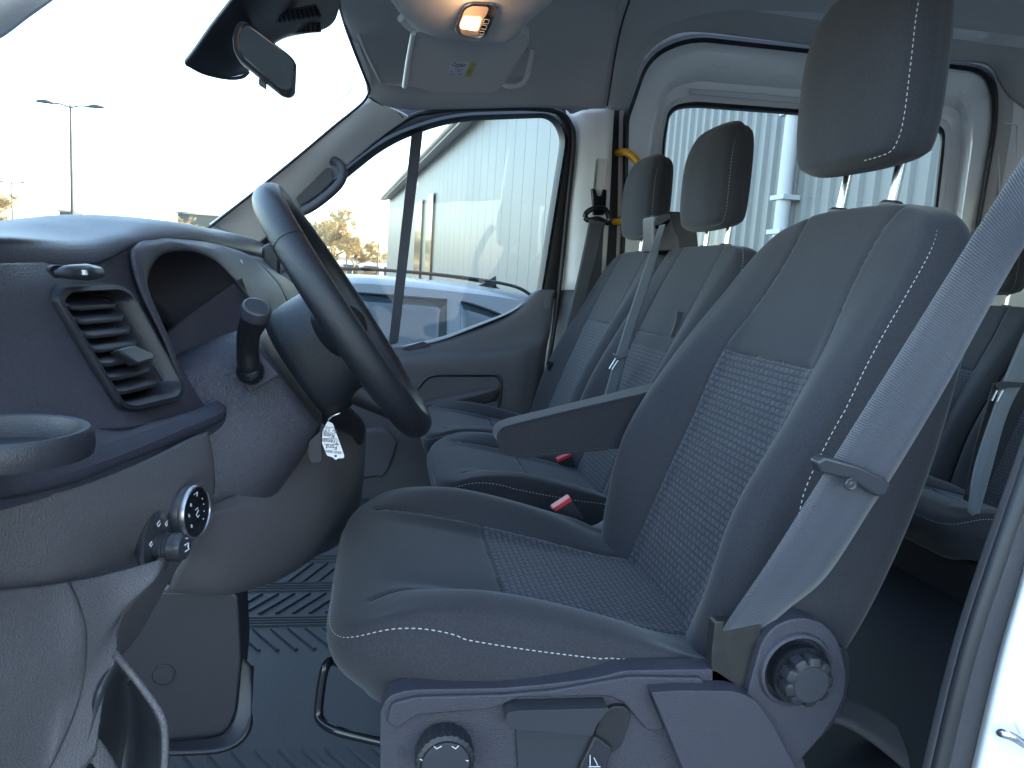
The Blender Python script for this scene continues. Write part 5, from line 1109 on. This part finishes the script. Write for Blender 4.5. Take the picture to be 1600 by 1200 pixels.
for x in (-1.6, 1.12):
    for y in (CY-.90, CY+.72):
        wl = lathe('wheel', [(.10, -.02), (.30, -.01), (.325, .03), (.325, .15), (.30, .19), (.10, .19)], (x, y, .325), (0, 1, 0), 'tyre', pc, ns=32)
        lathe('wheel_rim', [(.03, -.025), (.20, -.022), (.21, .0)], (x, y-.004, .325), (0, 1, 0), 'silver', wl, ns=24)
for x0, y0 in ((-2.30, CY-.62), (-2.30, CY+.42)): boxes('headlight', [(x0, x0+.12, y0, y0+.2, .58, .68)], 'mirror', pc, bevel=.02)
pc.location.x += CARX
# sticker on the window of the parked car
for k, (a, b) in enumerate(((.028, .0), (.028, .05), (.028, .10))): pass
# ---- wing mirror of the passenger side
wm = thing('wing_mirror', W(444, 425, 2.72), 'pale grey wing mirror outside the passenger window, half hidden by the steering wheel rim', 'mirror')
pprism('mirror_housing', [(428, 395), (440, 390), (466, 402), (472, 440), (470, 462), (432, 462)], 2.74, 2.86, 'trim_w', wm, r=6, bevel=.01)
pprism('mirror_glass', [(434, 402), (446, 400), (450, 438), (436, 440)], 2.735, 2.742, 'mirror', wm, r=3, bevel=.001)

# ================================================================== OVERHEAD
# ---- black camera cover and rear-view mirror
cv = thing('camera_cover', W(420, 50, 1.35), 'dark blue-black plastic sensor cover with two rows of slots behind the rear-view mirror', 'cover')
surf('cover_shell', [
 [(290, 100, 1.32), (305, 80, 1.30), (330, 45, 1.27), (365, 0, 1.22), (400, -50, 1.15)],
 [(318, 112, 1.36), (345, 85, 1.33), (375, 45, 1.30), (410, 5, 1.26), (440, -50, 1.18)],
 [(355, 120, 1.42), (385, 98, 1.40), (415, 50, 1.38), (450, 5, 1.33), (480, -50, 1.25)],
 [(388, 112, 1.48), (428, 68, 1.47), (470, 45, 1.47), (500, 0, 1.43), (510, -50, 1.33)],
 [(400, 90, 1.53), (442, 60, 1.54), (510, 44, 1.58), (530, 8, 1.56), (530, -50, 1.45)],
 [(396, 70, 1.60), (440, 48, 1.64), (505, 35, 1.66), (525, 0, 1.64), (524, -55, 1.55)]], 'plastic', cv, n=8, solid=.006)
surf('cover_edge', [[(290, 99, 1.32), (318, 112, 1.36), (355, 120, 1.42), (378, 118, 1.46), (388, 110, 1.48)], [(291, 103, 1.325), (319, 117, 1.365), (356, 125, 1.425), (380, 123, 1.465), (391, 114, 1.485)]], 'smooth', cv, n=6, solid=.004)
def slotgrid(P00, P10, P01, P11, n, name):
    p = lambda u, v_: np.array(P00)*(1-u)*(1-v_)+np.array(P10)*u*(1-v_)+np.array(P01)*(1-u)*v_+np.array(P11)*u*v_
    bk_ = [W(*p(u, v_)) for u, v_ in ((0, 0), (1, 0), (1, 1), (0, 1))]
    g = prism3(name, bk_, (0, .012, 0), 'rubber', cv, bevel=.001)
    for i in range(n+1):
        u = (i+.0)/n; q = [p(u-.022, 0), p(u+.022, 0), p(u+.022+.0, 1), p(u-.022, 1)]
        prism3('slat', [W(a[0], a[1], a[2]-.006) for a in q], (0, .010, 0), 'plastic', g, bevel=.001)
    tube('slot_rim', [W(*p(0, 0)), W(*p(1, 0)), W(*p(1, 1)), W(*p(0, 1)), W(*p(0, 0))], .0016, 'plastic', g, n=1, ns=6)
slotgrid((430, 19, 1.355), (494, 8, 1.375), (432, 33, 1.375), (502, 25, 1.395), 9, 'slot_grille')
slotgrid((435, 41, 1.44), (500, 36, 1.50), (440, 51, 1.45), (500, 48, 1.51), 8, 'slot_grille')
rm = thing('rear_view_mirror', W(415, 90, 1.25), 'tilted interior rear-view mirror in a grey-edged black housing below the windscreen header', 'mirror')
mo = [(362, 58), (366, 40), (376, 31), (390, 38), (455, 88), (463, 98), (461, 145), (452, 151), (440, 148), (372, 93), (364, 78)]
Ym = lambda p: 1.20+(p[0]-362)/100*.10
def mring(P, r, dy, dx=0): return [W(p[0], p[1], Ym(p))+np.array([dx, dy, 0]) for p in rpoly(P, r)]
mr_ = [4, 8, 6, 6, 10, 8, 8, 6, 5, 8, 6]
cm = np.mean(mo, 0); sc_ = lambda s, ox=0, oy=0: [(cm[0]+(p[0]-cm[0])*s+ox, cm[1]+(p[1]-cm[1])*s+oy) for p in mo]
hs = ringloft('housing', [mring(sc_(.82, 4, 0), mr_, -.002), mring(sc_(.88, 3, 0), mr_, -.006), mring(sc_(.97, 1, 0), mr_, -.003), mring(sc_(1.0), mr_, .006), mring(sc_(.99, -1, 0), mr_, .018), mring(sc_(.85, -4, 0), mr_, .030)], 'smooth', rm, cap=True)
ga = mring(sc_(.845, 4.5, .5), mr_, -.0045)
mg = mk('mirror_glass', ga+[p+T3(-.0006, .003, 0) for p in ga], [tuple(range(len(ga))), tuple(range(2*len(ga)-1, len(ga)-1, -1))]+[(i, len(ga)+i, len(ga)+(i+1) % len(ga), (i+1) % len(ga)) for i in range(len(ga))], 'mirror', rm, smooth=False); fixn(mg)
pprism('dimmer_tab', [(404, 122), (414, 126), (416, 132), (415, 139), (404, 132)], 1.262, 1.27, 'plastic', rm, r=2, bevel=.001)
tube('stem', [W(400, 70, 1.27), W(398, 60, 1.33), W(395, 50, 1.40)], .012, 'plastic', rm, ns=14)
# ---- overhead console with lamp
oc = thing('overhead_console', W(735, 40, 1.5), 'grey overhead roof console carrying a lit warm interior lamp, hanging above the sun visor', 'console')
surf('console_shell', [
 [(575, -70, 1.30), (640, -90, 1.28), (740, -85, 1.26), (830, -85, 1.26), (905, -60, 1.28)],
 [(598, -22, 1.36), (650, -20, 1.34), (745, -15, 1.33), (830, -20, 1.33), (884, -28, 1.34)],
 [(612, 2, 1.42), (655, 14, 1.40), (745, 20, 1.39), (825, 16, 1.39), (862, 2, 1.40)],
 [(630, 26, 1.47), (668, 38, 1.45), (740, 44, 1.44), (800, 40, 1.44), (832, 30, 1.45)],
 [(648, 44, 1.52), (680, 55, 1.50), (735, 61, 1.49), (785, 66, 1.49), (805, 56, 1.50)],
 [(655, 44, 1.56), (685, 55, 1.55), (738, 61, 1.54), (784, 65, 1.54), (806, 54, 1.55)],
 [(660, 20, 1.62), (690, 25, 1.62), (740, 30, 1.62), (790, 30, 1.62), (820, 20, 1.62)]], 'visor', oc, n=8, solid=.008)
lo = [(712, 40), (724, 10), (738, 4), (770, 6), (778, 12), (772, 30), (758, 58), (748, 62), (722, 58), (713, 50)]; lrr = [8, 8, 8, 6, 6, 20, 6, 6, 8, 6]
LY = lambda p: 1.385+(p[1]-20)/40*.045-.008
lring = lambda P, r, dy: [W(p[0], p[1], LY(p)+dy) for p in rpoly(P, r)]
lc = np.mean(lo, 0); lsc = lambda s: [(lc[0]+(p[0]-lc[0])*s, lc[1]+(p[1]-lc[1])*s) for p in lo]
lm = ringloft('lamp_bezel', [lring(lsc(1.04), lrr, .008), lring(lsc(1.02), lrr, -.004), lring(lsc(.95), lrr, -.006), lring(lsc(.90), lrr, -.003)], 'silver', oc, cap=True)
def patch(name, P, dy, th, m, par, r=3): 
    q = [W(p[0], p[1], LY(p)+dy) for p in rpoly(P, r)]; return prism3(name, q, (0, th, 0), m, par, bevel=.0006)
patch('lamp_lens', [(717, 40), (726, 15), (738, 9), (765, 11), (757, 30), (748, 56), (722, 54)], -.010, .006, 'lens', lm, 6)
patch('lit_panel', [(719, 41), (725, 26), (752, 28), (746, 48), (721, 44)], -.0115, .002, 'lit', lm, 3)
patch('switch_strip', [(757, 26), (768, 28), (757, 54), (747, 54)], -.0115, .003, 'gloss', lm, 2)
for P in ([(757, 30), (765, 31), (763, 37), (755, 37), (757, 30)], [(754, 39), (761, 40), (759, 46), (752, 45)], [(750, 49), (757, 49), (755, 54), (749, 53)]):
    tube('button_outline', [W(a, b, LY((a, b))-.0125) for a, b in P], .0005, 'mark', lm, n=1, ns=6)
lt = bpy.data.lights.new('interior_lamp', 'POINT'); lt.energy = .018; lt.color = (1, .6, .3); lt.shadow_soft_size = .02
lto = bpy.data.objects.new('interior_lamp', lt); scene.collection.objects.link(lto); lto.location = W(733, 36, 1.34)
for k in range(6):
    a = 2*math.pi*k/6; p = (771+3.4*math.cos(a), 59+1.8*math.sin(a)); tube('mic_hole', [W(p[0]-.8, p[1], 1.478), W(p[0]+.8, p[1], 1.478)], .0008, 'rubber', oc, n=1, ns=6)
tube('clip_ring', [W(790+6*math.cos(t), 15+3.4*math.sin(t), 1.384) for t in np.linspace(0, 2*math.pi, 25)], .0005, 'visor', oc, n=1, ns=6)
# ---- sun visor with sticker
sv = thing('sun_visor', W(730, 100, 1.85), 'grey folded sun visor with a small white and yellow airbag sticker below the console', 'sun visor')
Ys = lambda p: 1.56+(p[1]-20)/128*.30
vo = [(648, 50), (700, 40), (790, 40), (822, 52), (828, 62), (824, 76), (782, 140), (770, 147), (690, 147), (672, 146), (652, 138), (634, 136), (632, 126)]; vr = [4, 8, 8, 10, 8, 8, 12, 10, 10, 10, 10, 4, 6]
vq = [W(p[0], p[1], Ys(p)) for p in rpoly(vo, vr)]; prism3('visor_board', vq, (0, .010, .026), 'visor', sv, bevel=.006, seg=3)
tube('visor_edge', [W(646, 52, Ys((0, 52))-.004), W(638, 95, Ys((0, 95))-.004), W(632, 135, Ys((0, 135))-.004)], .006, 'trimgrey', sv, n=1)
tube('visor_hinge', [W(626, 28, 1.60), W(636, 38, 1.62), W(646, 46, 1.64), W(650, 52, 1.66)], .008, 'trimgrey', sv)
stk = prism3('sticker', [W(a, b, Ys((a, b))-.006) for a, b in ((706, 96), (735, 97), (725, 119), (698, 118))], (0, .001, 0), 'white', sv, bevel=0)
prism3('sticker_panel', [W(a, b, Ys((a, b))-.006) for a, b in ((735.3, 97), (745, 97.5), (736, 120), (725.3, 119))], (0, .001, 0), 'stickery', sv, bevel=0)
tube('pictogram', [W(717+11*math.cos(t), 100.5+3.4*math.sin(t), Ys((0, 101))-.0068) for t in np.linspace(0, 2*math.pi, 25)], .0008, 'ink', stk, n=1, ns=6)
tube('pictogram', [W(a, b, Ys((0, b))-.0068) for a, b in ((710, 98), (714, 101), (720, 100), (724, 103))], .0008, 'ink', stk, n=1, ns=6)
for P in ([(711, 107), (714, 106), (716, 109), (722, 108)], [(703, 112), (708, 112)], [(714, 112), (719, 112)], [(702, 116), (711, 116)], [(716, 116.5), (722, 116.5)], [(738, 101), (741, 101)], [(737, 106), (733, 115)], [(734, 107), (731, 114)]):
    tube('printed_line', [W(a, b, Ys((0, b))-.0068) for a, b in P], .0005, 'ink', stk, n=1, ns=5)
# passenger grab handle in the lining behind the visor
rh = thing('roof_handle', W(810, 110, 2.2), 'grey folded roof grab handle in the lining just right of the sun visor', 'grab handle')
surf('handle_bowl', [[(805, 75, 2.22), (822, 76, 2.22), (832, 78, 2.22)], [(796, 110, 2.26), (812, 112, 2.27), (824, 114, 2.26)], [(786, 122, 2.28), (804, 122, 2.28), (820, 120, 2.27)]], 'headliner', rh, n=6, solid=.004)
tube('grip', [W(832, 76, 2.205), W(828, 100, 2.225), W(822, 122, 2.25), W(812, 133, 2.255), W(795, 135, 2.255), W(784, 130, 2.26)], .008, 'visor', rh, ns=12)
# ================================================================== BELTS
bt = thing('seat_belt', W(1400, 640, .68), "wide grey-blue driver's seat belt webbing running across the side of the nearest seat", 'seat belt', 'seat belts')
ribbon('webbing', [W(1850, -140, .54), W(1720, 60, .54), W(1660, 150, .55), W(1600, 243, .56), W(1500, 402, .60), W(1400, 562, .63), W(1300, 722, .66), W(1278, 757, .668), W(1200, 880, .69), W(1140, 968, .715), W(1122, 1000, .728)],
       [W(1900, -90, .54), W(1765, 118, .54), W(1703, 212, .55), W(1640, 320, .56), W(1564, 448, .60), W(1474, 612, .63), W(1390, 752, .66), W(1364, 790, .668), W(1292, 900, .695), W(1232, 952, .715), W(1192, 985, .728)], 'belt', bt, th=.0013, n=8)
prism3('tongue_stop', [W(1276, 724, .652), W(1290, 714, .650), W(1340, 728, .648), W(1385, 748, .648), (W(1393, 758, .65)), W(1386, 776, .652), W(1370, 777, .653), W(1330, 750, .652), W(1285, 740, .653)], (0, .016, 0), 'smooth', bt, bevel=.003, seg=3)
lathe('belt_button', [(.0068, -.001), (.0068, .002), (.0055, .003), (.004, .0022), (.0015, .0026), (.001, .003)], W(1328, 756, .6515), (0, -1, 0), 'smooth', bt, ns=28)
# far pillar belt
b2t = thing('seat_belt', W(900, 450, 2.4), 'dark grey passenger belt hanging from its bracket on the far middle pillar', 'seat belt', 'seat belts')
prism3('bracket', [W(925, 294, 2.43), W(931, 296, 2.43), W(934, 306, 2.43), W(940, 306, 2.43), (W(943, 295, 2.43)), W(948, 297, 2.43), W(947, 322, 2.43), W(944, 336, 2.43), W(928, 336, 2.43), W(927, 318, 2.43)], (0, .02, 0), 'gloss', b2t, bevel=.002)
tube('belt_ring', [W(914, 340, 2.415), W(917, 332, 2.415), W(928, 326, 2.41), W(944, 326, 2.41), W(951, 338, 2.41), (W(949, 348, 2.41)), W(935, 342, 2.405), W(920, 344, 2.41), W(914, 340, 2.415)], .009, 'gloss', b2t, ns=10)
ribbon('webbing', [W(921, 343, 2.40), W(905, 420, 2.37), W(884, 510, 2.36), W(868, 580, 2.35), W(848, 645, 2.34)], [W(946, 346, 2.40), W(928, 425, 2.37), W(902, 515, 2.36), W(882, 585, 2.35), W(864, 650, 2.34)], 'belt3', b2t)
ribbon('return_webbing', [W(930, 343, 2.43), W(925, 420, 2.42), W(918, 455, 2.42), W(905, 520, 2.40), W(880, 620, 2.38)], [W(944, 345, 2.43), W(940, 420, 2.42), W(938, 455, 2.42), W(920, 520, 2.40), W(890, 625, 2.38)], 'belt3', b2t)
prism3('belt_tongue', [W(856, 563, 2.33), W(862, 566, 2.33), W(882, 572, 2.33), W(884, 568, 2.33), (W(882, 584, 2.33)), W(864, 584, 2.33), W(856, 578, 2.33)], (0, .01, 0), 'gloss', b2t, bevel=.002)
tube('tongue_blade', [W(866, 584, 2.33), W(865, 596, 2.33), W(872, 597, 2.33), W(874, 585, 2.33)], .002, 'chrome', b2t, n=1, ns=8)
# middle belt
b3t = thing('seat_belt', W(1000, 470, 1.85), 'pale grey belt running down the passenger bench from the outlet between the headrests', 'seat belt', 'seat belts')
ribbon('webbing', [W(1030, 352, 1.875), W(1020, 380, 1.80), W(1003, 430, 1.76), W(975, 515, 1.74), W(955, 580, 1.73), W(938, 640, 1.73), W(920, 700, 1.73)], [W(1040, 350, 1.875), W(1032, 380, 1.80), W(1019, 432, 1.76), W(990, 520, 1.74), W(972, 585, 1.73), W(956, 645, 1.73), W(938, 705, 1.73)], 'belt2', b3t)
prism3('belt_tongue', [W(958, 552, 1.722), W(968, 556, 1.722), W(984, 546, 1.722), W(983, 553, 1.722), W(972, 560, 1.722), W(962, 562, 1.722)], (0, .006, 0), 'silver', b3t, bevel=.001)
tube('tongue_blade', [W(962, 560, 1.72), W(952, 576, 1.72), W(956, 578, 1.72), W(966, 563, 1.72)], .0018, 'silver', b3t, n=1, ns=8)
# rear belt at the right edge
b4t = thing('seat_belt', W(1560, 640, 1.9), 'blue-grey rear row belt with a metal tongue at the right edge', 'seat belt', 'seat belts')
ribbon('webbing', [W(1640, 450, 1.62), W(1600, 520, 1.60), W(1566, 600, 1.58), W(1548, 650, 1.56), W(1522, 730, 1.54), W(1512, 800, 1.53)], [W(1680, 460, 1.62), W(1636, 540, 1.60), W(1592, 610, 1.58), W(1570, 660, 1.56), W(1548, 740, 1.54), W(1528, 812, 1.53)], 'belt2', b4t)
ribbon('folded_webbing', [W(1552, 600, 1.60), W(1528, 680, 1.58), W(1505, 780, 1.56)], [W(1580, 600, 1.60), W(1550, 690, 1.58), W(1522, 790, 1.56)], 'belt3', b4t)
prism3('belt_tongue', [W(1553, 600, 1.55), W(1570, 596, 1.55), W(1600, 598, 1.55), W(1594, 606, 1.55), W(1576, 606, 1.55), W(1560, 610, 1.55)], (0, .006, 0), 'smooth', b4t, bevel=.001)
tube('tongue_blade', [W(1558, 610, 1.548), W(1550, 626, 1.548), W(1558, 628, 1.548), W(1567, 610, 1.548)], .0022, 'silver', b4t, n=1, ns=8)
def redbuckle(px, py, Y, label, w=26, tilt=10):
    r = thing('belt_buckle', W(px, py, Y), label, 'buckle', 'seat belt buckles')
    prism3('buckle_body', [W(px-w*.5, py+3, Y), W(px+w*.5, py-7, Y), W(px+w*.7, py+14, Y), W(px-w*.2, py+18, Y)], (0, .024, 0), 'plastic', r, bevel=.003)
    prism3('release_button', [W(px-w*.5, py+2, Y-.003), W(px+w*.5, py-8, Y-.003), W(px+w*.52, py-3, Y-.003), W(px-w*.46, py+7, Y-.003)], (0, .022, 0), 'red', r, bevel=.001)
redbuckle(882, 716, 1.80, 'small red-buttoned buckle peeping up beneath the armrest on the bench', 22)
redbuckle(1490, 807, 1.62, 'buckle with a red button lying on the rear row cushion at the right', 30)
